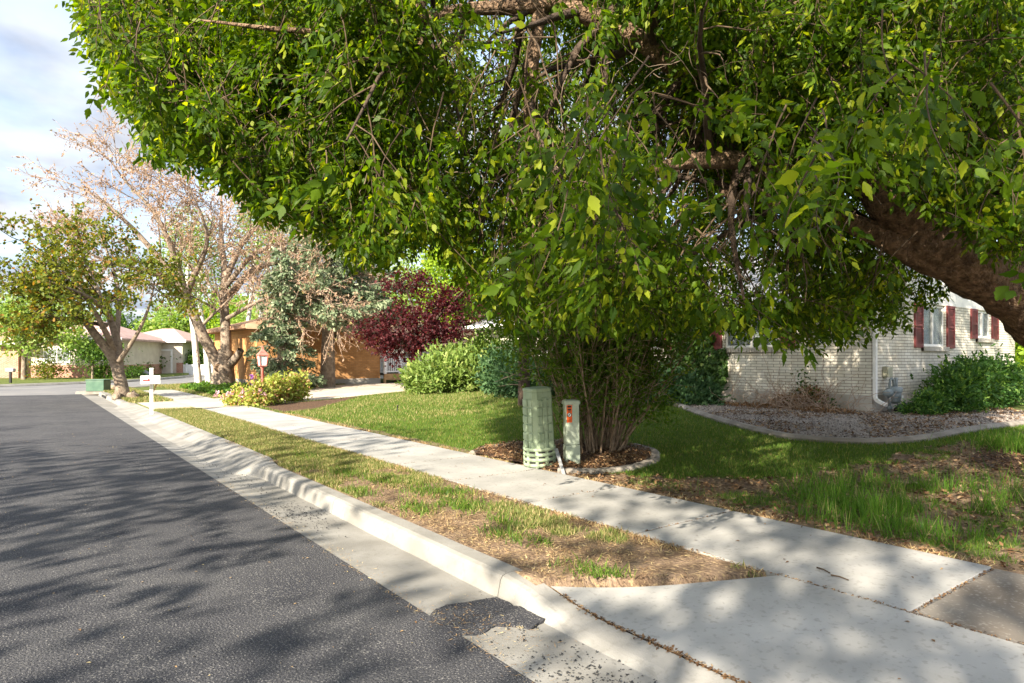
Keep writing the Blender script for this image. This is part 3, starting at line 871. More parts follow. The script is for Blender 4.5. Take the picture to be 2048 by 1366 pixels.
def shutter(parent, ax, u0, u1, z0, z1, plane):
    m_ = MB()
    def B(ua, ub, da, db, za, zb, tilt=0):
        if ax == 0: m_.box(ua, ub, plane + da, plane + db, za, zb)
        else: m_.box(plane + da, plane + db, ua, ub, za, zb)
    st = .055
    B(u0, u0 + st, -.04, -.003, z0, z1); B(u1 - st, u1, -.04, -.003, z0, z1)
    B(u0 + st, u1 - st, -.04, -.003, z0, z0 + .10); B(u0 + st, u1 - st, -.04, -.003, z1 - .07, z1)
    zm = (z0 + z1) / 2
    B(u0 + st, u1 - st, -.04, -.003, zm - .03, zm + .03)
    B(u0 + st, u1 - st, -.012, -.003, z0 + .10, zm - .03); B(u0 + st, u1 - st, -.012, -.003, zm + .03, z1 - .07)
    zz = z0 + .11
    while zz < z1 - .1:
        if abs(zz + .013 - zm) > .05: B(u0 + st, u1 - st, -.032, -.0125, zz, zz + .02)
        zz += .036
    return m_.build('shutter', M['maroon'], parent)

window(house, 1, *fh[0], FRONT_X, curtain=None, blinds=True)
window(house, 1, *fh[1], FRONT_X)
window(house, 1, *fh[2], FRONT_X)
for a, b in ((8.14, 8.50), (10.12, 10.48), (11.65, 12.02), (12.73, 13.1)): shutter(house, 1, a, b, 1.66, 2.64, FRONT_X)
window(house, 0, *sh[0], SIDE_Y, blinds=True, curtain='curtain')
window(house, 0, *sh[1], SIDE_Y, curtain='curtain')
for a, b, c in ((16.50, 16.95, 1.68), (18.38, 18.86, 1.68), (19.97, 20.42, 1.95), (21.53, 22.03, 1.95)): shutter(house, 0, a, b, c, 2.74, SIDE_Y)
mb = MB()
px_, py_ = FRONT_X + .06, SIDE_Y - .055
def sq_tube(mbx, pts, w, d):
    n = len(pts); vs = []; fs = []
    for i, p in enumerate(pts):
        p = Vector(p)
        t = (Vector(pts[min(i + 1, n - 1)]) - Vector(pts[max(i - 1, 0)])).normalized()
        a = Vector((1, 0, 0)); b = t.cross(a).normalized()
        for sa, sb in ((-1, -1), (1, -1), (1, 1), (-1, 1)):
            vs.append(p + a * sa * w / 2 + b * sb * d / 2)
    for i in range(n - 1):
        for k in range(4): fs.append((i * 4 + k, i * 4 + (k + 1) % 4, i * 4 + 4 + (k + 1) % 4, i * 4 + 4 + k))
    mbx.add(vs, fs)
sq_tube(mb, [(px_, py_, EV - .1), (px_, py_, .62), (px_, py_ - .02, .56), (px_ + .02, py_ - .10, .50), (px_ + .03, py_ - .22, .455)], .085, .065)
for z in (1.0, 1.9): mb.box(px_ - .055, px_ + .055, py_ - .036, py_ + .05, z, z + .03)
mb.build('downspout', M['white'], house)

# gas meter on the side wall
gm = empty('gas_meter', (15.1, 6.2, .25), 'grey gas meter with curved pipes beside the white downspout', 'gas meter')
mx0, my0 = 14.93, 6.22
mb = MB()
Mm = Matrix.Translation((mx0, my0, 0))
mb.lathe([(.02, .46), (.10, .475), (.125, .52), (.135, .66), (.14, .70)], 18, Mm)
mb.build('meter_body', M['meter_grey'], gm)
mb = MB(); mb.lathe([(.15, .70), (.155, .72), (.155, .76), (.13, .80), (.06, .83)], 18, Mm)
mb.bbox(mx0 - .20, mx0 + .20, my0 - .05, my0 + .05, .70, .80, .03)
mb.build('meter_head', M['meter_grey'], gm)
mb = MB(); mb.tube([(mx0 + .16, my0 - .01, .76), (mx0 + .26, my0 - .03, .77)], [.055, .05], 12); mb.build('dial', M['zinc'], gm)
mb = MB(); mb.tube([(mx0 - .02, my0, .82), (mx0 - .02, my0, .90), (mx0 - .05, my0, .98), (mx0 - .12, my0, 1.0), (mx0 - .19, my0, .98), (mx0 - .22, my0, .90), (mx0 - .22, my0, .72), (mx0 - .22, my0, .20)], .028, 10)
mb.tube([(mx0 + .08, my0, .80), (mx0 + .08, my0, 1.02)], .036, 10)
mb.tube([(mx0 - .28, my0, .38), (mx0 - .16, my0, .38)], .04, 8); mb.tube([(mx0 + .1, my0 - .02, .48), (mx0 + .14, my0 - .03, .2)], .014, 6)
mb.build('pipe', M['meter_grey'], gm)
mb = MB(); mb.tube([(mx0 - .42, my0, .70), (mx0 - .30, my0, .70), (mx0 - .24, my0, .70), (mx0 - .20, my0, .70)], [.06, .085, .085, .03], 12)
mb.build('regulator', M['meter_grey'], gm)
mb = MB(); mb.bbox(mx0 - .05, mx0 + .19, SIDE_Y - .13, SIDE_Y - .003, 1.02, 1.26, .02); mb.build('meter_box', M['meter_box'], gm)
mb = MB(); mb.box(mx0 + .05, mx0 + .11, my0 - .138, my0 - .130, .56, .64); mb.build('tag_plate', M['white'], gm)

# bag of rubbish by the wall
def blob_mesh(name, c, r, mat, parent=None, seed=0, amp=.25, freq=2.0, sub=3, flat=0.0):
    bm = bmesh.new(); bmesh.ops.create_icosphere(bm, subdivisions=sub, radius=1)
    for v in bm.verts:
        k = 1 + amp * mnoise.noise(v.co * freq + Vector((seed, seed * 1.7, 3))) + amp * .5 * mnoise.noise(v.co * freq * 2.7 + Vector((seed, 9, 3)))
        v.co = Vector((v.co.x * r[0] * k, v.co.y * r[1] * k, v.co.z * r[2] * k))
        if flat and v.co.z < -flat * r[2]: v.co.z = -flat * r[2]
        v.co += Vector(c)
    me = bpy.data.meshes.new(name); bm.to_mesh(me); bm.free()
    me.polygons.foreach_set('use_smooth', [True] * len(me.polygons))
    return link(name, me, mat, parent)
bagp = W(1812, 806, 13.9)
o = blob_mesh('rubbish_bag', (bagp.x, bagp.y, .32), (.28, .18, .15), M['bag'], seed=3, amp=.5)
tag(o, 'crumpled black plastic bag lying between gas meter and yew', 'bag')

# ------------------------------------------------------------------ garden edging
mb = MB()
ep = resample([(p.x, p.y, 0) for p in EDGE_PTS], 90)
gaps = {14, 33, 52, 68}
seg_ = []
for i, p in enumerate(ep):
    seg_.append(tuple(p[:2]))
    if i in gaps or i == len(ep) - 1:
        ribbon(mb, seg_, .17, -.08, .085, .045, lambda x, y: float(terrain(x, y))); seg_ = [tuple(p[:2] * .995 + ep[min(i + 1, len(ep) - 1)][:2] * .005)]
tag(mb.build('garden_edging', M['edging']), 'long curved concrete edging between lawn and gravel bed', 'edging')
mb = MB()
bp = resample([(x, y, 0) for x, y in [(5.40, 6.22), (5.75, 5.86), (6.25, 5.76), (6.9, 5.94), (7.48, 6.42), (7.66, 7.0)]], 30)
ribbon(mb, [tuple(p[:2]) for p in bp], .16, -.08, .055, .04, lambda x, y: float(terrain(x, y)))
bp = resample([(x, y, 0) for x, y in [(5.36, 8.12), (5.8, 8.44), (6.5, 8.5), (7.2, 8.1)]], 16)
ribbon(mb, [tuple(p[:2]) for p in bp], .12, -.08, .06, .04, lambda x, y: float(terrain(x, y)))
tag(mb.build('garden_edging', M['edging']), 'low concrete edging ring around the mulch bed by the pavement', 'edging')

# ------------------------------------------------------------------ telecom pedestal
def child_local(mbx, name, mat, root):
    """mesh built in the thing's own coordinates"""
    o = mbx.build(name, mat, None); o.parent = root; o.location = (0, 0, 0); return o
P1 = on_ground(5.47, 6.66, .03)
tp = empty('utility_pedestal', P1, 'ribbed pale green plastic utility pedestal with two latches, leaning left', 'utility pedestal')
tp.rotation_euler = (R(1.0), R(-3.4), R(-6)); tp.scale = (.97, .97, .95)
def octa(hw, hd, ch): return [(-hw + ch, -hd), (hw - ch, -hd), (hw, -hd + ch), (hw, hd - ch), (hw - ch, hd), (-hw + ch, hd), (-hw, hd - ch), (-hw, -hd + ch)]
def loft(mbx, rings, cap=True, smooth=False):
    n = len(rings[0]); vs = [p for r in rings for p in r]; fs = []
    for i in range(len(rings) - 1):
        for k in range(n): fs.append((i * n + k, i * n + (k + 1) % n, (i + 1) * n + (k + 1) % n, (i + 1) * n + k))
    if cap: fs.append(tuple(range(n))[::-1]); fs.append(tuple(range((len(rings) - 1) * n, len(rings) * n)))
    mbx.add(vs, fs, smooth)
mb = MB()
rings = []
for z, k in ((.22, 1.0), (.98, .93), (1.02, .915), (1.04, .87)):
    rings.append([(x * k, y * k, z) for x, y in octa(.17, .17, .05)])
loft(mb, rings)
for i in range(6):
    z = .30 + i * .115; k = 1.0 - (z - .22) * .092
    zz = .012
    r_ = octa(.17 * k, .17 * k, .05 * k)
    # raised panels between shadow lines on the two faces that show
    for face in ('front', 'left'):
        w = .115 * k; d = .17 * k
        for (ua, ub) in ((-w, -.045), (-.03, .03), (.045, w)) if face == 'front' else ((-w, -.02), (.0, w)):
            if face == 'front': mb.bbox(ua, ub, -d - .016, -d + .004, z - .042, z + .052, .004, seg=1)
            else: mb.bbox(-d - .016, -d + .004, ua, ub, z - .042, z + .052, .004, seg=1)
for x in (-.03, .03): mb.bbox(x - .008, x + .008, -.176, -.155, .25, .95, .003, seg=1)
child_local(mb, 'body', M['green_plastic'], tp)
mb = MB(); loft(mb, [[(x * k, y * k, z) for x, y in octa(.165, .165, .05)] for z, k in ((1.035, .96), (1.055, .985), (1.075, .95), (1.085, .80))]); child_local(mb, 'lid', M['green_plastic'], tp)
mb = MB()
for z in (.03, .105, .175, .245):        # hoops of the base
    for r in (.225,):
        n = 28
        ring_o = [(r * cos(2 * pi * k / n), r * sin(2 * pi * k / n)) for k in range(n)]
        ring_i = [(p[0] * .93, p[1] * .93) for p in ring_o]
        vs = [(x, y, z - .022) for x, y in ring_o] + [(x, y, z + .022) for x, y in ring_o] + [(x, y, z + .022) for x, y in ring_i] + [(x, y, z - .022) for x, y in ring_i]
        fs = []
        for k in range(n):
            k2 = (k + 1) % n
            for a, b in ((0, 1), (1, 2), (2, 3), (3, 0)): fs.append((a * n + k, a * n + k2, b * n + k2, b * n + k))
        mb.add(vs, fs, True)
for k in range(10):
    a = 2 * pi * k / 10 + .2
    Mx = Matrix.Rotation(a, 4, 'Z')
    mb.box(.205, .222, -.02, .02, 0.0, .26, Mx)
child_local(mb, 'base', M['green_plastic'], tp)
mb = MB(); mb.lathe([(.2, -.02), (.2, .235)], 20); child_local(mb, 'core', M['dark_wood'], tp)
for z in (.42, .87):
    mb = MB(); d = .17 * (1.0 - (z - .22) * .092)
    mb.bbox(-.055, .055, -d - .028, -d - .008, z + .035, z + .05, .004, seg=1); mb.bbox(-.055, .055, -d - .028, -d - .008, z - .05, z - .035, .004, seg=1)
    mb.bbox(-.055, -.04, -d - .028, -d - .008, z - .05, z + .05, .004, seg=1); mb.bbox(.04, .055, -d - .028, -d - .008, z - .05, z + .05, .004, seg=1)
    mb.bbox(-.022, .022, -d - .024, -d - .006, z - .08, z + .08, .004, seg=1)
    child_local(mb, 'latch', M['green_plastic'], tp)

# electric pedestal
P2 = on_ground(5.80, 6.40, .0)
ep_ = empty('utility_pedestal', P2, 'slim square pale green metal pedestal with orange warning sticker', 'utility pedestal')
ep_.rotation_euler = (0, R(-.8), R(-30))
mb = MB(); mb.bbox(-.095, .095, -.095, .095, -.05, .30, .008); mb.bbox(-.09, .09, -.09, .09, .305, .845, .008)
child_local(mb, 'body', M['green_metal'], ep_)
mb = MB()
loft(mb, [[(x * k, y * k, z) for x, y in octa(.107, .107, .018)] for z, k in ((.835, 1.0), (.865, 1.0), (.885, .9), (.892, .55))])
child_local(mb, 'cap', M['green_metal'], ep_)
mb = MB(); 
for z in (.18, .33, .38, .52):
    mb = MB(); mb.tube([(.09, 0.02, z), (.102, .02, z)], .012, 8); child_local(mb, 'bolt', M['zinc'], ep_)
mb = MB(); mb.box(-.078, -.008, -.0965, -.0945, .60, .825); st = child_local(mb, 'warning_sticker', M['orange'], ep_)
mb = MB()
mb.box(-.068, -.018, -.0985, -.0967, .795, .818)
mb.box(-.066, -.02, -.0985, -.0967, .762, .780)
mb.box(-.064, -.022, -.0985, -.0967, .745, .756)
for k in range(3): mb.box(-.066, -.02, -.0985, -.0967, .645 - k * .014, .649 - k * .014)
o = mb.build('lettering', M['black']); o.parent = st; o.location = (0, 0, 0)
mb = MB()
Mx = Matrix.Translation((-.043, -.0967, .70)) @ Matrix.Rotation(R(90), 4, 'X')
mb.lathe([(.030, 0), (.030, .0015)], 20, Mx, False); o = mb.build('symbol', M['black']); o.parent = st; o.location = (0, 0, 0)
mb = MB(); mb.lathe([(.023, .0016), (.023, .0026)], 20, Mx, False); o = mb.build('symbol', M['white']); o.parent = st; o.location = (0, 0, 0)
mb = MB()
for a in (45,):
    Mr = Mx @ Matrix.Rotation(R(a), 4, 'Z'); mb.box(-.022, .022, -.003, .003, .0027, .0034, Mr)
mb.tube([Mx @ Vector((-.008, .012, .003)), Mx @ Vector((0, 0, .003)), Mx @ Vector((-.004, -.013, .003))], .0035, 6)
o = mb.build('symbol', M['black']); o.parent = st; o.location = (0, 0, 0)
# bare metal stake
a, b = G(1128, 950), W(1112, 897, 8.35)
mb = MB(); d_ = (b - a)
t_ = d_.normalized(); sx = Vector((cT, -sT, 0)); 
mb.add([a - sx * .022 - t_ * .1, a + sx * .022 - t_ * .1, b + sx * .022, b - sx * .022] + [p + Vector((sT, cT, 0)) * .008 for p in (a - sx * .022 - t_ * .1, a + sx * .022 - t_ * .1, b + sx * .022, b - sx * .022)],
       [(0, 1, 2, 3), (7, 6, 5, 4), (0, 4, 5, 1), (1, 5, 6, 2), (2, 6, 7, 3), (3, 7, 4, 0)])
tag(mb.build('metal_stake', M['zinc']), 'flat grey metal stake leaning in front of the two pedestals', 'stake')

# ------------------------------------------------------------------ leafy helpers
def blob_points(rs, blobs, n, shell=.55, clump=0, csig=.15):
    """points in a union of ellipsoids (cx,cy,cz,rx,ry,rz), gathered in clumps; returns points and outward directions"""
    vol = np.array([b[3] * b[4] * b[5] for b in blobs]) ** .75
    def pick(m):
        i = rs.choice(len(blobs), m, p=vol / vol.sum())
        d = nrm(rs.normal(0, 1, (m, 3)))
        r = shell + (1 - shell) * rs.rand(m) ** .6
        r = np.where(rs.rand(m) < .2, rs.rand(m) ** .33, r)
        B = np.array(blobs)[i]
        return B[:, :3] + d * r[:, None] * B[:, 3:], nrm(d / B[:, 3:])
    if clump:
        c, o = pick(clump)
        j = rs.randint(0, clump, n)
        s = csig * (.6 + .8 * rs.rand(clump))
        return c[j] + rs.normal(0, 1, (n, 3)) * s[j][:, None], nrm(o[j] + rs.normal(0, .5, (n, 3)))
    return pick(n)

def foliage(name, rs, blobs, n, size, tmpl, mat, parent, clump=0, csig=.15, outw=.6, grav=-.2, zmin=None, shell=.55, up=.6, keep=None):
    P, O = blob_points(rs, blobs, n, shell, clump, csig)
    if zmin is not None:
        k = P[:, 2] > zmin; P = P[k]; O = O[k]
    if keep is not None:
        k = keep(P); P = P[k]; O = O[k]
    m = len(P)
    D = O * outw + rs.normal(0, .6, (m, 3)); D[:, 2] += grav
    N = rs.normal(0, .5, (m, 3)); N[:, 2] += up; N += O * .4
    S = size * (.65 + .6 * rs.rand(m))
    return leaves(name, P, D, N, S, tmpl, mat, parent)

# ------------------------------------------------------------------ the big box elder
rs = np.random.RandomState(11)
TREE0 = Vector((10.9, 1.9, 0.0))
tree = empty('boxelder_tree', on_ground(TREE0.x, TREE0.y), 'huge leaning box elder whose drooping leafy canopy fills the top of the view', 'tree')
def limb(pts, r): return [np.array(W(*p)) for p in pts], r
def limb_item(pts, r0, r1, n=16):
    return (resample(np.array([np.array(W(*p)) for p in pts]), n), r0, r1)
base = np.array(on_ground(TREE0.x, TREE0.y, -.15))
main = np.vstack([base, [np.array(W(*p)) for p in [(2225, 800, 8.0), (2150, 700, 7.7), (2050, 610, 7.4), (1950, 540, 7.1), (1860, 480, 6.8), (1775, 400, 6.5), (1735, 300, 6.3), (1690, 180, 6.1), (1600, 40, 5.9), (1480, -120, 5.7)]]])
mainr = [.52, .41, .34, .30, .275, .26, .235, .20, .16, .13, .09]
def var_tube(mbx, pts, rad, n=20, seed=0, amp=.10):
    """knobbly limb: resampled path, noisy radius"""
    k = len(pts) * 6
    d = np.r_[0, np.cumsum(np.linalg.norm(np.diff(pts, axis=0), axis=1))]
    rr = np.interp(np.linspace(0, d[-1], k), d, rad)
    q_ = resample(pts, k); q_[0] = pts[0]
    vs = []; fs = []
    ref = np.array((.2, .9, .3))
    for i in range(k):
        t = q_[min(i + 1, k - 1)] - q_[max(i - 1, 0)]; t /= np.linalg.norm(t)
        a = np.cross(t, ref); a /= np.linalg.norm(a); b = np.cross(t, a)
        for j in range(n):
            th = 2 * pi * j / n
            e = a * cos(th) + b * sin(th)
            p = q_[i] + e * rr[i]
            r_ = rr[i] * (1 + amp * mnoise.noise(Vector(p * 2.2 + seed)) + amp * .7 * mnoise.noise(Vector(p * 7 + seed)))
            vs.append(q_[i] + e * r_)
    for i in range(k - 1):
        for j in range(n): fs.append((i * n + j, i * n + (j + 1) % n, (i + 1) * n + (j + 1) % n, (i + 1) * n + j))
    fs.append(tuple(range((k - 1) * n, k * n)))
    mbx.add(vs, fs, True)
    return q_
mb = MB()
var_tube(mb, main, mainr, 24, 1, .22)
big_limbs = [
    ([(1930, 535, 7.0), (1860, 520, 6.9), (1790, 485, 6.7), (1690, 440, 6.4), (1560, 400, 6.0), (1440, 385, 5.7)], [.20, .17, .13, .09, .06, .035]),
    ([(2040, 600, 7.4), (2075, 430, 7.5), (2055, 250, 7.6), (2020, 60, 7.7), (1960, -200, 7.8)], [.33, .26, .21, .17, .13]),
    ([(1740, 300, 6.3), (1600, 330, 5.9), (1480, 320, 5.6), (1380, 320, 5.4), (1250, 350, 5.2)], [.15, .11, .08, .06, .035]),
    ([(1690, 160, 6.1), (1520, 150, 5.9), (1380, 150, 5.8), (1250, 60, 5.6), (1080, -10, 5.5)], [.14, .12, .10, .085, .06]),
    ([(1600, 40, 5.9), (1350, -60, 5.6), (1080, 10, 5.5), (900, 20, 5.3), (760, 70, 5.1), (560, 60, 4.9), (400, 40, 4.8)], [.13, .10, .07, .05, .035, .02, .006]),
    ([(1480, -120, 5.7), (1200, -250, 5.6), (900, -180, 5.5), (830, 30, 5.6), (850, 160, 5.7)], [.13, .10, .07, .05, .03]),
    ([(1080, 10, 5.5), (1060, 180, 5.5), (1050, 330, 5.6), (1080, 480, 5.8)], [.06, .045, .03, .02]),
    ([(870, -60, 5.4), (690, 0, 5.6), (560, 120, 5.7), (500, 260, 5.8)], [.06, .045, .03, .02]),
    ([(1600, 40, 5.9), (1560, 260, 5.7), (1570, 330, 5.6), (1590, 360, 5.5)], [.05, .035, .028, .02]),
]
limb_items = [(resample(main, 30)[15:], .16, .10)]
for pts, rad in big_limbs:
    pp = np.array([np.array(W(*p)) for p in pts])
    q_ = var_tube(mb, pp, rad, 12, len(pts), .15)
    limb_items.append((resample(pp, 18), rad[0], rad[-1]))
mb.build('trunk', M['bark'], tree)

# silhouette of the crown as seen from the street, used to limit where sprays hang
# the lower side of the big limb is bare
BARE = [(1680, 395), (1760, 365), (1870, 440), (1970, 510), (2080, 560), (2080, 720), (1990, 650), (1880, 585), (1770, 520)]
CAN = [(130, -900), (150, 0), (175, 80), (190, 130), (235, 205), (285, 235), (270, 262), (300, 300), (345, 312), (415, 325), (425, 365), (480, 392), (520, 425), (600, 440), (640, 478),
       (700, 512), (748, 545), (800, 505), (880, 500), (915, 560), (960, 600), (1000, 640), (1080, 640), (1150, 660), (1300, 650), (1380, 660), (1450, 665), (1530, 680), (1600, 695), (1690, 680), (1740, 650), (1790, 655),
       (1840, 610), (1900, 590), (1960, 560), (2000, 620), (2080, 600), (2500, 560), (2700, -900)]

def spray_proto(rs, L=.55, nodes=8, size=.062):
    """a drooping twig with opposite compound leaves: arrays of leaflets and the twig itself, along +x"""
    P = []; D = []; N = []; S = []; TW = []
    tw = curve(rs, (0, 0, 0), (1, 0, -.25), L, 6, .10, -.13)
    TW.append((tw, .006, .002))
    for i in range(nodes):
        t = .18 + .82 * (i + .5) / nodes
        x = t * 6; k = min(int(x), 5); p = tw[k] + (tw[k + 1] - tw[k]) * (x - k)
        tg = tw[k + 1] - tw[k]; tg /= np.linalg.norm(tg)
        rot = rs.rand() * pi
        for sgn in (1, -1):
            if rs.rand() < .12: continue
            side = np.cross(tg, (0, 0, 1)); side /= np.linalg.norm(side) + 1e-9
            upv = np.cross(side, tg)
            e = side * cos(rot) * sgn + upv * sin(rot) * sgn
            d = tg * .55 + e * .75 + np.array((0, 0, -.25)) + rs.normal(0, .15, 3); d /= np.linalg.norm(d)
            pl = .05 + .05 * rs.rand()
            rach = curve(rs, p, d, pl + .07, 3, .08, -.16)
            TW.append((rach, .0022, .0012))
            d2 = rach[-1] - rach[-2]; d2 /= np.linalg.norm(d2)
            up = np.array((0, 0, 1.)) + rs.normal(0, .35, 3)
            sd = np.cross(d2, up); sd /= np.linalg.norm(sd)
            s0 = size * (.75 + .5 * rs.rand())
            droop = np.array((0, 0, -.45 - .35 * rs.rand()))
            items = [(rach[-1], d2 + droop * .8, s0 * 1.08)]
            for q_, sc in ((rach[2], 1.0), (rach[1], .85))[:(2 if rs.rand() < .55 else 1)]:
                for s2 in (1, -1): items.append((q_, d2 * .45 + sd * s2 * .85 + droop, s0 * sc))
            for (pp, dd, ss) in items:
                P.append(pp); D.append(dd + rs.normal(0, .12, 3)); N.append(up + rs.normal(0, .2, 3)); S.append(ss * (.85 + .3 * rs.rand()))
    return np.array(P), nrm(np.array(D)), nrm(np.array(N)), np.array(S), TW

protos = [spray_proto(rs, .38 + .3 * rs.rand(), rs.randint(6, 10)) for _ in range(10)]

def place_sprays(rs, pos, scale, tmpl, name, twname, parent, mat, yaw=None, pitch=.35):
    LP = []; LD = []; LN = []; LS = []; TW = []
    cnt = 0
    for i, p in enumerate(pos):
        pr = protos[rs.randint(len(protos))]
        a = rs.rand() * 2 * pi if yaw is None else yaw[i]
        pt = rs.normal(.55, pitch)
        Mz = np.array(Matrix.Rotation(a, 3, 'Z') @ Matrix.Rotation(pt, 3, 'Y') @ Matrix.Rotation(rs.normal(0, .6), 3, 'X'))
        s = scale[i]
        Q = p + (pr[0] @ Mz.T) * s
        ua, ub, zd = project(Q)
        if (zd > 1).all():
            if in_poly(ua, ub, CAN).mean() < .80 or ((zd < 7.5) & in_poly(ua, ub, BARE)).mean() > .10: continue          # boughs that would hang below the crown were pruned
        LP.append(Q); LD.append(pr[1] @ Mz.T); LN.append(pr[2] @ Mz.T); LS.append(pr[3] * s)
        for t, r0, r1 in pr[4][:1] if rs.rand() < .75 else pr[4]:
            TW.append((p + (t @ Mz.T) * s, r0, r1))
    leaves(name, np.concatenate(LP), np.concatenate(LD), np.concatenate(LN), np.concatenate(LS), tmpl, mat, parent)
    return TW

# sprays through the crown volume
def crown_sample(rs, n, zr, xlim, ylim, hmax=9.0, hmin=1.75):
    out = []
    while len(out) < n:
        m = 4000
        px = rs.uniform(xlim[0], xlim[1], m); py = rs.uniform(ylim[0], ylim[1], m)
        Zd = zr[0] + (zr[1] - zr[0]) * rs.rand(m)
        ok = in_poly(px, py, CAN)
        X = (px - CX) / F * Zd
        P = np.stack([X * cT + Zd * sT, -X * sT + Zd * cT, H - (py - HY) / F * Zd], 1)
        # leave real gaps: a 3-d noise thins the crown into boughs
        nz = fbm(P[:, 0] * .9 + P[:, 2] * .5, P[:, 1] * .9 - P[:, 2] * .7, 3)
        thin = np.exp(-((px - 975) / 65) ** 2) * (py < 520)      # the crown parts here and shows the sky
        ok &= (nz > .47 + .17 * thin + .015 * (px < 900)) & (P[:, 2] < hmax) & (P[:, 2] > hmin) & (P[:, 0] > -.6)
        d = np.hypot(P[:, 0] - 8.0, P[:, 1] - 3.0)
        ok &= (d < 11.5)
        out.extend(P[ok])
    return np.array(out[:n])

far_pos = crown_sample(rs, 4000, (6.8, 13), (140, 2150), (-250, 700), 10)
mid_pos = crown_sample(rs, 3300, (4.5, 7.8), (140, 2150), (-250, 690), 8)
# the left fringe is thick
fr_pos = crown_sample(rs, 900, (4.4, 7.0), (150, 760), (-60, 545), 8)
top_pos = []
while len(top_pos) < 260:      # the rest of the crown, above and behind the frame
    p = np.array((rs.uniform(1, 17), rs.uniform(-5, 9), rs.uniform(4.5, 10)))
    if np.linalg.norm((p - np.array((9.5, 2.5, 5))) / np.array((8.5, 7.5, 5.5))) < 1: top_pos.append(p)
while len(top_pos) < 620:      # boughs that reach out over the street beside the viewer
    p = np.array((rs.uniform(-2.5, 7), rs.uniform(-4, 5), rs.uniform(3.6, 7.5)))
    if np.linalg.norm((p - np.array((2.3, .6, 5.5))) / np.array((4.6, 4.2, 1.9))) < 1 and fbm(np.array([p[0] * .9]), np.array([p[1] * .9]))[0] > .42: top_pos.append(p)
tw = []
tw += place_sprays(rs, np.concatenate([far_pos, np.array(top_pos)]), 1.0 + .35 * rs.rand(len(far_pos) + len(top_pos)), T_LANCE, 'crown', '', tree, M['leaf_elder'])
mm = np.concatenate([mid_pos, fr_pos]); zm = project(mm)[2]
for part, tm in ((mm[zm < 5.6], T_MAPLE), (mm[zm >= 5.6], T_LANCE)):
    tw += place_sprays(rs, part, .9 + .4 * rs.rand(len(part)), tm, 'crown', '', tree, M['leaf_elder'])
# near sprays hanging close to the lens
near = []
for px, py, Z, n, sx_, sy_ in ((1230, 300, 3.3, 9, 80, 100), (1170, 430, 3.6, 6, 50, 60), (1290, 190, 3.4, 5, 60, 60), (1650, 330, 3.1, 5, 60, 50), (1860, 120, 2.9, 6, 110, 50), (2000, 230, 2.8, 3, 60, 50), (1620, 240, 3.4, 4, 70, 40),
                               (1500, 610, 6.4, 18, 130, 30), (1700, 610, 6.6, 16, 110, 30), (1150, 560, 5.4, 12, 80, 60), (280, 140, 4.6, 10, 80, 90), (1330, 480, 5.4, 8, 80, 80),
                               (700, 250, 4.6, 10, 160, 120), (560, 330, 4.7, 9, 120, 70), (1040, 300, 4.5, 8, 60, 150), (880, 300, 4.6, 8, 90, 160)):
    for _ in range(n):
        near.append(np.array(W(px + rs.normal(0, sx_ * .6), py - 25 + rs.normal(0, sy_ * .6), Z * (1 + .12 * rs.normal()))))
near = np.array(near)
tw += place_sprays(rs, near, 1.0 + .35 * rs.rand(len(near)), T_MAPLE, 'crown', '', tree, M['leaf_elder'])
# branches and bare hanging twigs
br = grow(rs, limb_items, [(9, 1.9, 1.0, -.05, -.10, .25), (6, .9, .9, -.25, -.16, .2), (3, .45, .8, -.3, -.2, .2)])
def inside(t):
    a, b, z_ = project(t[0])
    if ((z_ < 7.3) & in_poly(a, b, BARE)).mean() > .3: return False
    return t[0][:, 2].min() > 1.9 and ((z_ < 1).any() or in_poly(a, b, CAN).all())
br = [[t for t in lv if i == 0 or inside(t)] for i, lv in enumerate(br)]
tubes('branches', br[1], M['bark_dark'], tree, 6)
hang = [(curve(rs, p, (rs.normal(0, .35), rs.normal(0, .35), -.8), .35 + .7 * rs.rand(), 7, .22, -.08), .0032, .0014) for p in mid_pos[::6]]
tw += [t for t in hang if inside(t)]
hang = []
for px, py, Z, n, sx_, sy_ in ((1080, 330, 5.0, 26, 40, 70), (760, 190, 5.2, 16, 70, 60), (640, 330, 5.4, 8, 60, 60), (1330, 120, 5.0, 12, 70, 50), (1690, 250, 5.2, 8, 60, 50), (1500, 330, 5.4, 8, 80, 40), (860, 330, 5.3, 14, 50, 70)):
    for _ in range(n):
        p = np.array(W(px + rs.normal(0, sx_), py + rs.normal(0, sy_), Z * (1 + .06 * rs.normal())))
        hang.append((curve(rs, p, (rs.normal(0, .6), rs.normal(0, .6), -.7), .25 + .4 * rs.rand(), 7, .32, -.06), .0036, .0014))
tubes('hanging_twigs', [t for t in hang if inside(t)], M['twig_grey'], tree, 4)
sel = br[2]
tubes('branches', [(a, min(max(b, .005), .012), .003) for a, b, c in sel], M['twig'], tree, 4)
tw += [(a, max(min(b, .005), .0025), .0015) for a, b, c in br[3][::2]]
tubes('twigs', tw, M['twig'], tree, 3)

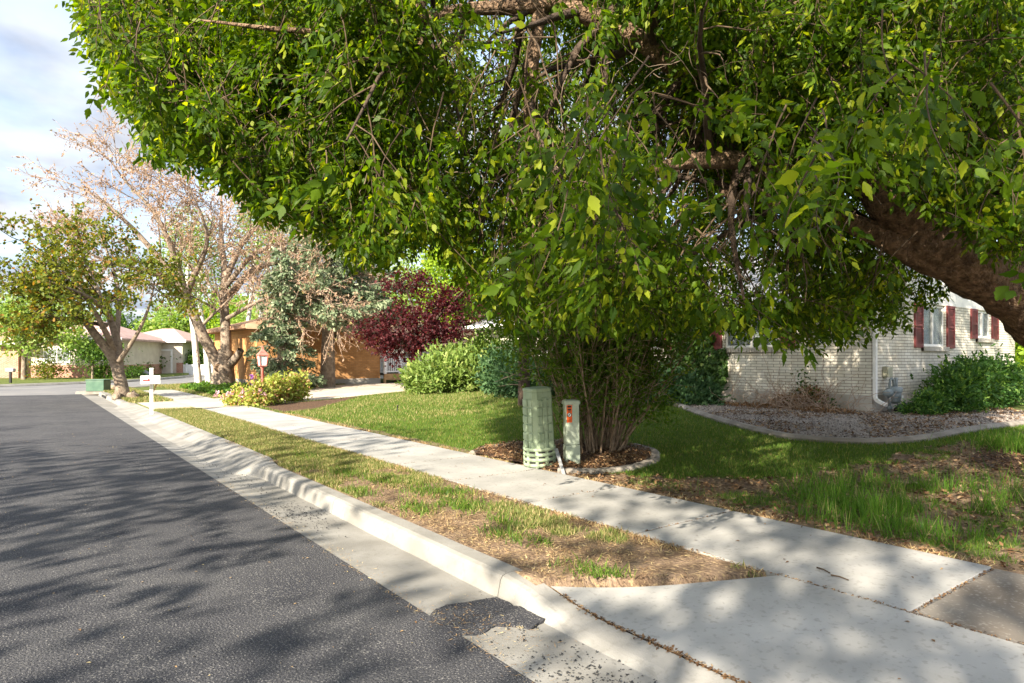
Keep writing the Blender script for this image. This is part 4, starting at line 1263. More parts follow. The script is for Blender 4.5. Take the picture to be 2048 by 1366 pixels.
# ------------------------------------------------------------------ shade trees over the road (they throw the shadows on it)
def simple_tree(name, p, h, blobs, n, size, mat, label, cat='tree', group=None, seed=1, trunk_r=.18, bark='bark_grey', clump=120, csig=.35, tmpl=T_SIMPLE, lean=(0, 0), shell=.5):
    rs = np.random.RandomState(seed)
    t = empty(name, p, label, cat, group)
    bl = [(p.x + b[0], p.y + b[1], p.z + b[2], b[3], b[4], b[5]) for b in blobs]
    foliage('crown', rs, bl, n, size, tmpl, mat, t, clump, csig, shell=shell)
    its = [(resample([(p.x, p.y, p.z - .1), (p.x + lean[0] * .3, p.y + lean[1] * .3, p.z + h * .3), (p.x + lean[0], p.y + lean[1], p.z + h * .75)], 8), trunk_r, trunk_r * .35)]
    for b in bl:
        s = its[0][0][4]
        its.append((resample([s, (np.array(s) + np.array(b[:3])) / 2 + np.array((0, 0, -.1)), np.array(b[:3])], 6), trunk_r * .45, .02))
    tubes('trunk', its, M[bark], t, 8)
    return t
def copy_tree(o, parent=None):
    c_ = o.copy(); COL.objects.link(c_); c_.parent = parent
    for ch in [x for x in bpy.data.objects if x.parent == o]:
        copy_tree(ch, c_)
    return c_
shade = simple_tree('shade_tree', Vector((-11, -8.2, 0)), 8.5, [(0, 0, 6.2, 2.6, 2.9, 2.6), (.6, 2.2, 5.0, 1.9, 1.9, 1.7), (-.4, -2.2, 5.2, 2, 1.9, 1.8), (0.3, .3, 8.2, 1.5, 1.5, 1.5)], 2700, .26, M['leaf_mid'],
                    'leafy tree across the road behind the viewer, first of its row', group='shade trees across the road', seed=8, clump=80, csig=.40)
for i, (x, y, s, rz, lab) in enumerate(((-11.5, -5.5, 1.45, 2.0, 'second'), (-11.2, 4.5, 1.10, 4.1, 'third'), (-11.5, 8.6, .78, 1.0, 'fourth'), (-11.3, 13.6, .70, 5.2, 'fifth'), (-11.6, 19.0, .66, 3.9, 'sixth'), (-11, -13.5, 1.2, 3.0, 'last'))):
    o = copy_tree(shade); o.location = (x, y, 0); o.rotation_euler = (0, 0, rz); o.scale = (s, s, s)
    o['label'] = 'leafy tree across the road behind the viewer, %s of its row' % lab

# ------------------------------------------------------------------ multi-stemmed shrub by the pedestals
rs = np.random.RandomState(21)
SB = on_ground(6.75, 6.95, .06)
shrub = empty('multi_stem_shrub', SB, 'tall shrub with a thicket of bare brown stems in the mulch bed behind two pedestals', 'shrub')
stems = []
for i in range(105):
    a = rs.rand() * 2 * pi; r = .42 * sqrt(rs.rand())
    p = np.array((SB.x + r * cos(a), SB.y + r * sin(a), SB.z - .05))
    out = .22 + .2 * rs.rand()
    d = np.array((cos(a) * out * r * 2.2, sin(a) * out * r * 2.2, 1.0)) + rs.normal(0, .10, 3)
    stems.append((curve(rs, p, d, 1.5 + 1.4 * rs.rand(), 7, .07, -.01), .008 + .014 * rs.rand() ** 2, .003))
gr = grow(rs, stems, [(5, .8, .65, .25, .0, .15), (3, .4, .9, .1, 0, .2)])
tubes('stems', gr[0] + gr[1], M['stem'], shrub, 5)
tubes('stems', [(a, .004, .002) for a, b, c in gr[2]], M['twig_pale'], shrub, 3)
LP = []; LD = []
for pts, _, _ in gr[1] + gr[2]:
    for k in range(12):
        t = rs.rand() * (len(pts) - 1); i = min(int(t), len(pts) - 2)
        p = pts[i] + (pts[i + 1] - pts[i]) * (t - i)
        if p[2] < 1.1 and rs.rand() < .35: continue
        LP.append(p); LD.append(nrm(pts[i + 1] - pts[i]) * .5 + rs.normal(0, .6, 3))
LP = np.array(LP); LD = np.array(LD)
Nn = rs.normal(0, .5, LP.shape); Nn[:, 2] += .8
leaves('foliage', LP, LD, Nn, .055 * (.7 + .6 * rs.rand(len(LP))), T_ROUND, M['leaf_shrub'], shrub)
# fuller crown of the shrub, reaching left and right
bl = [(SB.x - .3, SB.y + .7, 2.2, .9, 1.0, .65), (SB.x - .1, SB.y + .2, 2.6, 1.0, 1.1, .6), (SB.x + .7, SB.y - .5, 2.3, .9, .9, .7), (SB.x - .7, SB.y + 1.4, 2.1, .6, .6, .45), (SB.x + .5, SB.y + .2, 2.9, 1.1, 1.1, .5),
      (SB.x - .55, SB.y + 1.25, 1.75, .6, .7, .4), (SB.x - .15, SB.y + .3, 1.65, .5, .6, .3), (SB.x - .2, SB.y - .2, 1.45, .7, .6, .3), (SB.x + .6, SB.y - .5, 1.2, .35, .4, .5), (SB.x - .2, SB.y - .5, 1.0, .3, .25, .35), (SB.x + .75, SB.y - .7, .55, .18, .2, .35), (SB.x + .2, SB.y - .35, .8, .25, .2, .3)]
foliage('foliage', rs, bl, 18000, .065, T_LANCE, M['leaf_shrub'], shrub, clump=560, csig=.12)

# ------------------------------------------------------------------ shrubs round the house
def shrub_thing(name, label, cat, loc, blobs, n, size, tmpl, mat, seed, clump=0, csig=.12, outw=.8, grav=.1, stemmat='twig', nst=14, shell=.6, group=None, up=.5):
    rs = np.random.RandomState(seed)
    t = empty(name, loc, label, cat, group)
    bl = [(loc.x + b[0], loc.y + b[1], loc.z + b[2], b[3], b[4], b[5]) for b in blobs]
    foliage('foliage', rs, bl, n, size, tmpl, M[mat], t, clump, csig, outw, grav, zmin=loc.z + .01, shell=shell, up=up)
    its = []
    for i in range(nst):
        b = bl[rs.randint(len(bl))]
        e = np.array(b[:3]) + rs.normal(0, .3, 3) * np.array(b[3:])
        e[2] = max(e[2], loc.z + .1)
        s = np.array((loc.x + rs.normal(0, .08), loc.y + rs.normal(0, .08), loc.z - .05))
        its.append((resample([s, s * .5 + e * .5 + np.array((0, 0, .06)), e], 6), .015, .005))
    tubes('stems', its, M[stemmat], t, 4)
    return t

yw = G(1905, 850, .0)
shrub_thing('yew_shrub', 'broad dark green yew in front of the shuttered side windows', 'shrub', Vector((16.75, 5.55, .24)),
            [(0, 0, .42, .9, .55, .42), (1.0, .1, .55, 1.0, .55, .45), (.5, 0, .68, .7, .5, .36), (2.0, .2, .6, 1.0, .6, .5), (-.7, -.1, .26, .45, .4, .26), (3.0, .2, .55, .9, .6, .45)], 15000, .13, T_FEATHER, 'leaf_yew', 31, 420, .13, 1.0, .15)
lp = W(1862, 820, 13.4)
shrub_thing('low_shrub', 'small low green shrub at the foot of the wall right of the gas meter', 'shrub', Vector((lp.x, lp.y, .23)),
            [(0, 0, .2, .4, .3, .25), (-.3, .1, .15, .3, .25, .2)], 1600, .10, T_FEATHER, 'leaf_yew', 32, 60, .08, 1.0, .2)
bj = G(1360, 800)
shrub_thing('juniper_shrub', 'blue green juniper left of the gravel bed under the ivy', 'shrub', Vector((13.35, 10.9, .24)),
            [(0, 0, .35, .7, .7, .4), (-.2, .6, .55, .6, .6, .45), (.1, -.6, .25, .5, .6, .3), (.3, .9, .6, .6, .6, .5)], 9000, .16, T_FEATHER, 'leaf_bluejuniper', 33, 260, .12, 1.1, .5)
# ivy: leaves on the wall
rs = np.random.RandomState(41)
ivy = empty('ivy_vine', Vector((FRONT_X - .1, 10.9, .2)), 'dark green ivy climbing the cream wall between the two front windows', 'vine')
n = 4200
yy = rs.uniform(9.95, 11.75, n); zz = rs.uniform(.6, 3.0, n)
k = fbm(yy * 2.2, zz * 2.2) + .26 * np.exp(-((yy - 11.0) / .6) ** 2) - .08 * (zz < 1.0) > .56
yy, zz = yy[k], zz[k]
Pv = np.stack([FRONT_X - .03 - .10 * rs.rand(len(yy)) ** 2, yy, zz], 1)
Dv = np.stack([rs.normal(-.3, .2, len(yy)), rs.normal(0, .5, len(yy)), rs.normal(-.8, .3, len(yy))], 1)
Nv = np.stack([np.full(len(yy), -1.), rs.normal(0, .35, len(yy)), rs.normal(.3, .3, len(yy))], 1)
leaves('foliage', Pv, Dv, Nv, .10 * (.6 + .7 * rs.rand(len(yy))), T_ROUND, M['leaf_ivy'], ivy)
its = [(curve(rs, (FRONT_X - .03, 10.4 + .9 * rs.rand(), .3), (0, rs.normal(0, .25), 1), 1.4 + rs.rand(), 8, .12), .012, .004) for _ in range(12)]
for it in its: it[0][:, 0] = FRONT_X - .03
tubes('stems', its, M['twig'], ivy, 5)
# sparse brown tendrils on the wall and the dead clump below
dv = empty('dead_vine', Vector((FRONT_X - .4, 7.9, .22)), 'heap of dry brown vine with a few green leaves against the cream wall', 'vine')
its = []
for i in range(300):
    p = (FRONT_X - .15 - .6 * rs.rand(), 7.9 + rs.normal(0, .65), .22 + .25 * rs.rand() ** 2)
    its.append((curve(rs, p, (rs.normal(0, .5), rs.normal(0, .8), rs.rand() * 1.2), .45 + .6 * rs.rand(), 6, .30, -.08), .007, .003))
for i in range(9):
    c_ = curve(rs, (FRONT_X - .03, 7.3 + 1.3 * rs.rand(), .5), (0, rs.normal(0, .35), 1), .6 + .7 * rs.rand(), 7, .16); c_[:, 0] = FRONT_X - .02
    its.append((c_, .007, .003))
for i in range(3):
    c_ = curve(rs, (FRONT_X - .03, 9.75 + .35 * rs.rand(), .5), (0, rs.normal(0, .3), 1), .9, 7, .16); c_[:, 0] = FRONT_X - .02
    its.append((c_, .007, .003))
its = [(np.column_stack([np.minimum(a[:, 0], FRONT_X - .02), a[:, 1], np.maximum(a[:, 2], .2)]), b, c_) for a, b, c_ in its]
tubes('stems', its, M['twig_pale'], dv, 4)
bl = [(FRONT_X - .35, 7.9, .40, .28, .7, .22), (FRONT_X - .6, 7.1, .28, .4, .6, .08), (FRONT_X - .6, 8.8, .28, .4, .8, .08), (FRONT_X - .3, 10.2, .27, .3, .8, .05), (FRONT_X - .3, 7.6, .6, .2, .35, .2)]
foliage('dry_leaves', rs, bl, 3600, .075, T_SIMPLE, M['leaf_dead'], dv, zmin=.2, keep=lambda P: P[:, 0] < FRONT_X - .02)
bl = [(FRONT_X - .25, 7.75, .62, .16, .30, .25), (FRONT_X - .3, 7.35, .4, .2, .3, .15), (FRONT_X - .12, 7.85, 1.0, .06, .15, .25)]
foliage('foliage', rs, bl, 420, .075, T_ROUND, M['leaf_ivy'], dv, 60, .07, keep=lambda P: P[:, 0] < FRONT_X - .02)
gb = W(2036, 720, 21.5)
shrub_thing('bright_shrub', 'sunlit yellow green shrub past the far end of the side wall', 'shrub', Vector((25.2, 6.3, .25)), [(0, 0, 1.2, 1.0, 1.0, 1.2), (.8, .3, 1.8, 1, 1, 1)], 3500, .16, T_ROUND, 'leaf_lime', 35, 90, .2)

# big juniper in the sun beyond the lawn, a darker one beside it
j1 = G(915, 790); j2 = G(1010, 795)
shrub_thing('juniper_shrub', 'big sunlit yellow green juniper mound beyond the lawn by the tan driveway', 'shrub', Vector((12.3, 20.0, .2)),
            [(0, 0, .7, 1.3, 1.2, .75), (-1.0, -.2, .45, .9, .9, .5), (.9, -.3, 1.0, 1.2, 1.1, .8), (1.7, -.5, .9, 1.2, 1.1, .85), (.5, -1.0, .6, 1.2, .8, .6)], 13000, .20, T_FEATHER, 'leaf_juniper', 36, 480, .15, 1.1, .5)
shrub_thing('juniper_shrub', 'darker green juniper between the sunlit juniper and the tall shrub', 'shrub', Vector((12.6, 16.3, .2)),
            [(0, 0, .6, 1.0, 1.1, .7), (-.5, -.8, .45, .8, .8, .5), (.4, 1.1, .8, 1, 1, .8), (.6, -1.2, .6, 1, 1, .65)], 9000, .19, T_FEATHER, 'leaf_bluejuniper', 37, 330, .15, 1.1, .5)
p = G(1048, 812)
dt = simple_tree('slim_tree', Vector((p.x, p.y, p.z)), 6.0, [(0, 0, 3.6, 1.3, 1.3, 1.2), (-.6, .7, 4.4, 1.1, 1.1, 1.1), (.7, -.3, 4.6, 1.2, 1.2, 1.2)], 7000, .10, M['leaf_shrub'], 'dark slim tree trunk on the lawn behind the green pedestals', seed=43, trunk_r=.17, bark='bark_dark', tmpl=T_ROUND)
rs = np.random.RandomState(44)
tubes('dead_twigs', [(curve(rs, (p.x + rs.normal(0, .1), p.y + rs.normal(0, .1), .5 + 1.6 * rs.rand()), (rs.normal(-.6, .6), rs.normal(0, .7), .25), .8, 5, .2), .009, .003) for _ in range(16)], M['twig_pale'], dt, 4)

# ------------------------------------------------------------------ neighbour: orange brick house, deck, white wall
M['brick_o'] = brickm('orange_brick', 0, (.46, .23, .085), (.56, .30, .12), (.36, .21, .11), bw=.22, rh=.075, ms=.008, bump=.4)
M['brick_w'] = brickm('white_brick', 0, (.62, .60, .56), (.74, .72, .68), (.36, .33, .29), bw=.4, rh=.1, ms=.009)
M['brick_r'] = brickm('red_brick', 0, (.33, .13, .085), (.44, .20, .13), (.45, .38, .32), bw=.22, rh=.075, ms=.01)
nh = empty('brick_house', (11, 29.2, .19), 'orange brick house behind the blue spruces and red lamp post', 'house')
mb = MB(); mb.box(8.1, 13.9, 29.2, 37, .45, 2.75); mb.build('wall', M['brick_o'], nh)
mb = MB(); mb.box(8.08, 13.92, 29.18, 37.02, -.1, .40); mb.box(8.06, 13.94, 29.16, 37.04, .40, .448); mb.build('foundation', M['foundation'], nh)
mb = MB()
mb.add([(7.5, 28.5, 2.70), (15.3, 28.5, 2.70), (15.3, 37.6, 2.70), (7.5, 37.6, 2.70), (7.5, 28.5, 2.86), (15.3, 28.5, 2.86), (15.3, 37.6, 2.86), (7.5, 37.6, 2.86), (11.4, 31.5, 3.9), (11.4, 34.6, 3.9)],
       [(0, 3, 2, 1), (0, 1, 5, 4), (1, 2, 6, 5), (2, 3, 7, 6), (3, 0, 4, 7), (4, 5, 8), (5, 6, 9, 8), (6, 7, 9), (7, 4, 8, 9)])
mb.build('roof', M['shingle_brown'], nh)
mb = MB(); mb.box(7.46, 15.34, 28.47, 28.496, 2.66, 2.88); mb.build('fascia', M['tan_trim'], nh)
# rear wing, tan and white, seen past the plum
wh = empty('house_wing', (19, 30, .2), 'low white house with tan fascia glimpsed behind the red plum and junipers', 'house')
mb = MB(); mb.box(17.2, 26, 31.0, 39, -.1, 2.5); mb.build('wall', M['white'], wh)
mb = MB(); mb.add([(16.4, 30.2, 2.5), (26.8, 30.2, 2.5), (26.8, 39.8, 2.5), (16.4, 39.8, 2.5), (16.4, 30.2, 2.95), (26.8, 30.2, 2.95), (26.8, 39.8, 2.95), (16.4, 39.8, 2.95), (21.5, 35, 4.0)],
                  [(0, 3, 2, 1), (0, 1, 5, 4), (1, 2, 6, 5), (2, 3, 7, 6), (3, 0, 4, 7), (4, 5, 8), (5, 6, 8), (6, 7, 8), (7, 4, 8)]); mb.build('roof', M['tan_trim'], wh)
mb = MB(); mb.box(18.2, 20.6, 30.96, 30.998, .1, 2.1); mb.build('garage_door', M['fascia'], wh)
# deck with railing
dk0 = G(772, 769); dk1 = G(826, 768)
dk = empty('deck', (15.6, 29.0, .2), 'small raised deck with white railing and varnished step beside the orange house', 'deck')
DX0, DX1, DY0, DY1 = 13.98, 15.65, 28.9, 31.0
mb = MB(); mb.box(DX0, DX1, DY0, DY1, .58, .66); mb.build('deck_floor', M['dark_wood'], dk)
mb = MB(); mb.box(DX0, DX1 - .01, DY0 - .03, DY0 - .002, .36, .66); mb.build('skirt_board', M['wood'], dk)
mb = MB()
for x in (DX0 + .05, DX1 - .05):
    for y in (DY0, DY1 - .1):
        mb = MB(); mb.box(x - .05, x + .05, y, y + .1, -.05, .578); mb.build('post', M['wood'], dk)
mb = MB()
for y in (DY0 + .05, DY1 - .06):
    mb.box(DX0, DX1, y - .04, y + .04, 1.42, 1.48); mb.box(DX0, DX1, y - .02, y + .02, .74, .79)
    x = DX0 + .05
    while x < DX1: mb.box(x - .02, x + .02, y - .018, y + .018, .791, 1.419); x += .115
y = DY0 + .2
while y < DY1 - .1: mb.box(DX1 - .04, DX1, y - .02, y + .02, .661, 1.419); y += .115
mb.box(DX1 - .06, DX1 + .02, DY0 + .1, DY1 - .11, 1.42, 1.479)
for x in (DX0 + .06, DX0 + .85, DX1 - .05): mb.box(x - .055, x + .055, DY0 - .012, DY0 + .105, .661, 1.56)
mb.build('railing', M['white_vinyl'], dk)
ww = empty('garden_wall', (18.2, 28.6, .2), 'low white brick garden wall right of the deck railing', 'wall')
mb = MB(); mb.box(15.75, 18.1, 29.3, 29.55, -.1, 1.50); mb.build('wall', M['brick_w'], ww)
mb = MB(); mb.bbox(15.71, 18.14, 29.25, 29.6, 1.502, 1.58, .015); mb.build('coping', M['fascia'], ww)
mb = MB(); mb.box(18.15, 18.45, 29.2, 29.6, -.1, 1.75); mb.build('pillar', M['brick_r'], ww)

# ------------------------------------------------------------------ lamp post
lpz = G(525, 806)
lp0 = Vector((lpz.x, lpz.y, lpz.z))
ZL = 19.3
lp0 = W(525, 800, ZL); lp0.z = float(terrain(lp0.x, lp0.y))
lamp = empty('lamp_post', lp0, 'faded red lamp post with square pointed lantern in the flower bed', 'lamp post')
s_ = ZL / 1300
mb = MB(); mb.lathe([(.06, 0), (.06, .12), (.045, .16), (.042, 1.12), (.06, 1.14), (.06, 1.17), (.04, 1.19)], 12); child_local(mb, 'post', M['red_paint'], lamp)
mb = MB(); mb.box(-.10, .10, -.10, .10, 1.19, 1.215)
for a, b in ((-1, -1), (1, -1), (1, 1), (-1, 1)):
    mb.add([(a * .09 - .012, b * .09 - .012, 1.215), (a * .09 + .012, b * .09 - .012, 1.215), (a * .09 + .012, b * .09 + .012, 1.215), (a * .09 - .012, b * .09 + .012, 1.215),
            (a * .12 - .012, b * .12 - .012, 1.50), (a * .12 + .012, b * .12 - .012, 1.50), (a * .12 + .012, b * .12 + .012, 1.50), (a * .12 - .012, b * .12 + .012, 1.50)],
           [(0, 3, 2, 1), (4, 5, 6, 7), (0, 1, 5, 4), (1, 2, 6, 5), (2, 3, 7, 6), (3, 0, 4, 7)])
mb.box(-.14, .14, -.14, .14, 1.50, 1.525)
loft(mb, [[(x * k, y * k, z) for x, y in ((-1, -1), (1, -1), (1, 1), (-1, 1))] for z, k in ((1.526, .15), (1.62, .075), (1.68, .035), (1.72, .02), (1.74, .03), (1.76, .018), (1.80, .004))])
child_local(mb, 'lantern', M['red_paint'], lamp)
mb = MB()
loft(mb, [[(x * k, y * k, z) for x, y in ((-1, -1), (1, -1), (1, 1), (-1, 1))] for z, k in ((1.217, .082), (1.498, .112))]); child_local(mb, 'lamp_glass', M['lamp_glass'], lamp)

# ------------------------------------------------------------------ mailbox
mp = G(303, 826)
mbx = empty('mailbox', mp, 'white mailbox with red flag on a square white post at the kerb', 'mailbox')
mbx.rotation_euler = (0, 0, R(-8)); mbx.scale = (.82, .82, .96)
mb = MB(); mb.bbox(-.05, .05, -.05, .05, -.1, 1.20, .006); mb.bbox(-.06, .06, -.06, .06, 1.201, 1.225, .008); child_local(mb, 'post', M['white'], mbx)
mb = MB()
pr = [(-.09, .82), (.09, .82), (.09, .95)] + [(.09 * cos(a), .95 + .09 * sin(a)) for a in np.linspace(.3, pi - .3, 7)] + [(-.09, .95)]
n = len(pr)
vs = [(-.30, y - .0, z) for y, z in pr] + [(.24, y, z) for y, z in pr]
vs = [(x, y - .145, z - .02) for x, y, z in vs]
mb.add(vs, [tuple(range(n))[::-1], tuple(range(n, 2 * n))] + [(i, (i + 1) % n, n + (i + 1) % n, n + i) for i in range(n)])
mb.box(-.31, -.302, -.24, -.05, .80, 1.0)
child_local(mb, 'box', M['white'], mbx)
mb = MB(); mb.box(-.24, -.09, -.248, -.238, .885, .915); mb.box(-.10, -.06, -.249, -.237, .875, .935); child_local(mb, 'flag', M['red_flag'], mbx)
mb = MB(); mb.add([(.05, -.03, .55), (.05, .03, .55), (.05, .03, .63), (.05, -.03, .63), (.18, -.03, .795), (.18, .03, .795), (.12, .03, .795), (.12, -.03, .795)],
                  [(0, 1, 5, 4), (3, 7, 6, 2), (0, 4, 7, 3), (1, 2, 6, 5), (4, 5, 6, 7), (0, 3, 2, 1)]); child_local(mb, 'brace', M['wood'], mbx)

# ------------------------------------------------------------------ plants in the neighbour's bed
def fl(px, py, label, blobs, n, size, mat, seed, name='flowering_shrub', extra=None, cat='shrub', clump=40, csig=.1):
    p = G(px, py)
    blobs = [tuple(v * .85 for v in b) for b in blobs]
    t = shrub_thing(name, label, cat, p, blobs, n, size, T_ROUND, mat, seed, clump, csig, .7, .3, 'twig_pale', 12)
    if extra:
        rs = np.random.RandomState(seed + 100)
        P = np.array([(p.x + rs.normal(0, extra[1]), p.y + rs.normal(0, extra[1]), p.z + extra[2] + .15 * rs.rand()) for _ in range(extra[0])])
        j = rs.randint(0, len(P), extra[0] * 14); Q = P[j] + rs.normal(0, .025, (len(j), 3))
        leaves('blossom', Q, rs.normal(0, 1, Q.shape), rs.normal(0, 1, Q.shape), .045 + .02 * rs.rand(len(Q)), T_ROUND, M[extra[3]], t)
    return t
fl(480, 812, 'low plants with pale pink flowers at the street end of the flower bed', [(0, 0, .22, .45, .35, .24), (.5, .2, .25, .4, .35, .25)], 1800, .10, 'leaf_rose', 51, extra=(26, .35, .3, 'petal_pink'), name='flowering_plant', cat='plant')
fl(519, 813, 'reddish young rose bush left of the lamp post foot', [(0, 0, .35, .38, .38, .38)], 1300, .09, 'leaf_rose', 52, extra=(10, .25, .4, 'petal_pink'))
fl(548, 808, 'yellow green bush right beside the red lamp post', [(0, 0, .45, .38, .38, .5), (.2, .1, .5, .3, .3, .4)], 1700, .10, 'leaf_rose', 53)
fl(583, 804, 'loose yellow green bush at the driveway end of the flower bed', [(0, 0, .5, .4, .4, .45), (.4, .2, .55, .35, .35, .4)], 1700, .10, 'leaf_rose', 54)
for i, (px, py, h) in enumerate(((502, 775, .75), (506, 783, .6))):
    p = G(px, py + 20)
    t = empty('allium_flower', p, 'violet ball flower on a thin stem left of the lamp post, %s one' % ('taller' if i == 0 else 'shorter'), 'flower')
    tubes('stem', [(np.array([(p.x, p.y, p.z), (p.x, p.y, p.z + h * .5), (p.x + .02, p.y, p.z + h)]), .006, .005)], M['leaf_groundcover'], t, 5)
    rs = np.random.RandomState(60 + i); d = nrm(rs.normal(0, 1, (160, 3)))
    leaves('bloom', np.array((p.x + .02, p.y, p.z + h)) + d * .02, d, rs.normal(0, 1, d.shape), .06 + .02 * rs.rand(160), T_SIMPLE, M['petal_violet'], t)
# dark ground cover behind, under the birches
rs = np.random.RandomState(63)
n = 9000
gxp = rs.uniform(5.7, 10.5, n); gyp = rs.uniform(25.2, 33, n)
k = (gyp > 25.0 + (gxp - 5.7) * .9) & (fbm(gxp * .8, gyp * .8) > .36)
gxp, gyp = gxp[k], gyp[k]
Pg = np.stack([gxp, gyp, terrain(gxp, gyp) + .02 + .3 * rs.rand(len(gxp)) * fbm(gxp * 1.3 + 5, gyp * 1.3)], 1)
Dg = rs.normal(0, .6, Pg.shape); Dg[:, 2] += .6
Ng = rs.normal(0, .5, Pg.shape); Ng[:, 2] += .8
o = leaves('ground_cover', Pg, Dg, Ng, .16 * (.6 + .6 * rs.rand(len(Pg))), T_ROUND, M['leaf_groundcover'], None)
tag(o, 'low green ground cover under the birches and spruces', 'ground cover', kind='stuff')

def rock(px, py, r, label, mat='rock', seed=0):
    p = G(px, py)
    o = blob_mesh('rock', (p.x, p.y, p.z + r[2] * .4), r, M[mat], seed=seed, amp=.35, freq=1.4)
    tag(o, label, 'rock'); return o
rock(472, 781, (.45, .3, .22), 'brown boulder among the ground cover right of the brown tree', seed=4)

# ------------------------------------------------------------------ the brown, dry-leaved tree
rs = np.random.RandomState(71)
BT = G(450, 778)
btree = empty('dry_leaf_tree', BT, 'tall forked tree with dry brown leaves and bare pale twigs beyond the mailbox', 'tree')
ZB = BT.x * sT + BT.y * cT
bl_ = lambda pts, r0, r1, n=14: (resample(np.array([np.array(W(a, b, ZB + c)) for a, b, c in pts]), n), r0, r1)
L0 = [bl_([(447, 785, 0), (446, 740, 0), (452, 700, 0)], .60, .34, 8),
      bl_([(446, 745, 0), (415, 690, -.3), (382, 620, -.6), (365, 570, -.8), (330, 530, -1), (270, 460, -1.4), (195, 390, -1.8), (135, 365, -2)], .27, .02, 22),
      bl_([(452, 735, 0), (452, 660, .2), (447, 600, .4), (450, 540, .6), (440, 460, .8), (445, 400, 1), (432, 350, 1.2)], .27, .02, 22),
      bl_([(380, 615, -.6), (345, 500, -1.6), (310, 420, -2.2), (245, 360, -2.6), (222, 320, -2.8)], .18, .02, 16),
      bl_([(450, 600, .4), (500, 540, 0), (560, 520, -.6), (640, 540, -1.2), (700, 590, -1.6)], .18, .02, 16),
      bl_([(450, 560, .5), (490, 470, .8), (560, 420, 1), (640, 400, 1)], .16, .02, 14),
      bl_([(372, 590, -.7), (420, 480, -2), (400, 420, -2.6), (375, 370, -3)], .16, .02, 14),
      bl_([(360, 560, -.8), (280, 540, -2), (200, 520, -3), (140, 480, -3.4)], .13, .02, 14),
      bl_([(448, 640, .2), (540, 590, -1.5), (620, 590, -2.4), (670, 610, -2.8)], .10, .02, 14),
      bl_([(450, 575, .5), (510, 500, 0), (590, 480, -.4), (680, 500, -.8)], .13, .02, 14),
      bl_([(452, 735, 0), (476, 715, -.3), (482, 700, -.4)], .22, .15, 5)]
g1 = grow(rs, L0[1:10], [(12, 2.6, .75, .08, -.0, .2), (8, 1.4, .8, .0, -.01, .15), (5, .75, .8, -.03, -.02, .15)])
tubes('trunk', L0, M['bark_grey'], btree, 12)
tubes('branches', [(a, max(b * .7, .018), .008) for a, b, c in g1[1]], M['bark_grey'], btree, 5)
tubes('branches', [(a, .014, .006) for a, b, c in g1[2]], M['twig_pale'], btree, 4)
tubes('branches', [(a, .008, .005) for a, b, c in g1[3]], M['twig_pale'], btree, 3)
LP = []; LD = []
for pts, _, _ in g1[3]:
    for k in range(5):
        t = rs.rand() * (len(pts) - 1); i = min(int(t), len(pts) - 2)
        LP.append(pts[i] + (pts[i + 1] - pts[i]) * (t - i)); LD.append(rs.normal(0, .6, 3) + np.array((0, 0, -.7)))
LP = np.array(LP); LD = np.array(LD)
leaves('crown', LP, LD, rs.normal(0, 1, LP.shape), .105 * (.6 + .7 * rs.rand(len(LP))), T_SIMPLE, M['leaf_brown'], btree)
k_ = MB(); kp = np.array(W(445, 735, ZB)) ; k_.lathe([(.19, 0), (.2, .03), (.14, .05), (.08, .03)], 14, Matrix.Translation(Vector(kp) - Vector((sT, cT, 0)) * .40) @ Matrix.Rotation(R(90), 4, 'X'))
k_.build('knot', M['bark'], btree)

# ------------------------------------------------------------------ green/bronze tree by the kerb
rs = np.random.RandomState(81)
GT = G(246, 797)
gt = empty('kerbside_tree', GT, 'spreading green and bronze tree with a split leaning trunk beyond the mailbox', 'tree')
ZG = GT.x * sT + GT.y * cT
gl = lambda pts, r0, r1, n=14: (resample(np.array([np.array(W(a, b, ZG + c)) for a, b, c in pts]), n), r0, r1)
L0 = [gl([(248, 800, 0), (243, 770, 0), (234, 735, 0), (228, 712, 0), (205, 690, -.3), (170, 640, -.8), (110, 590, -1.5), (40, 560, -2)], .23, .03, 20),
      gl([(243, 799, .1), (240, 770, .1), (236, 725, .1), (238, 690, .2), (222, 640, .2), (195, 580, .2), (160, 500, .2)], .2, .03, 20),
      gl([(238, 722, -.1), (258, 695, -.3), (282, 655, -.6), (300, 610, -.8), (310, 560, -1)], .09, .02, 14),
      gl([(228, 700, 0), (200, 640, -1), (150, 560, -1.8), (90, 510, -2.4), (40, 480, -2.6)], .11, .02, 14),
      gl([(232, 680, .3), (240, 600, .9), (225, 530, 1.2), (200, 470, 1.4)], .11, .02, 14),
      gl([(215, 650, -.4), (130, 640, -1.4), (60, 620, -2)], .08, .02, 12),
      gl([(222, 640, .2), (190, 600, -1.4), (150, 580, -2.5), (90, 560, -3.2)], .09, .02, 12)]
g1 = grow(rs, [(L0[2][0][9:], .03, .02)] + L0[3:] + [(L0[0][0][10:], .1, .03), (L0[1][0][10:], .1, .03)], [(8, 1.7, .8, .05, -.02, .2), (6, .9, .8, 0, -.03, .1), (3, .45, .8, -.1, -.03, .1)])
tubes('trunk', L0, M['bark_grey'], gt, 10)
tubes('branches', [(a, max(b * .8, .014), .006) for a, b, c in g1[1]] + [(a, .009, .004) for a, b, c in g1[2]], M['bark_dark'], gt, 4)
LP = []; LD = []
for pts, _, _ in g1[2] + g1[3]:
    for k in range(9):
        t = rs.rand() * (len(pts) - 1); i = min(int(t), len(pts) - 2)
        LP.append(pts[i] + (pts[i + 1] - pts[i]) * (t - i) + rs.normal(0, .05, 3)); LD.append(rs.normal(0, .6, 3) + np.array((0, 0, -.3)))
LP = np.array(LP); LD = np.array(LD); Nn = rs.normal(0, .5, LP.shape); Nn[:, 2] += .7
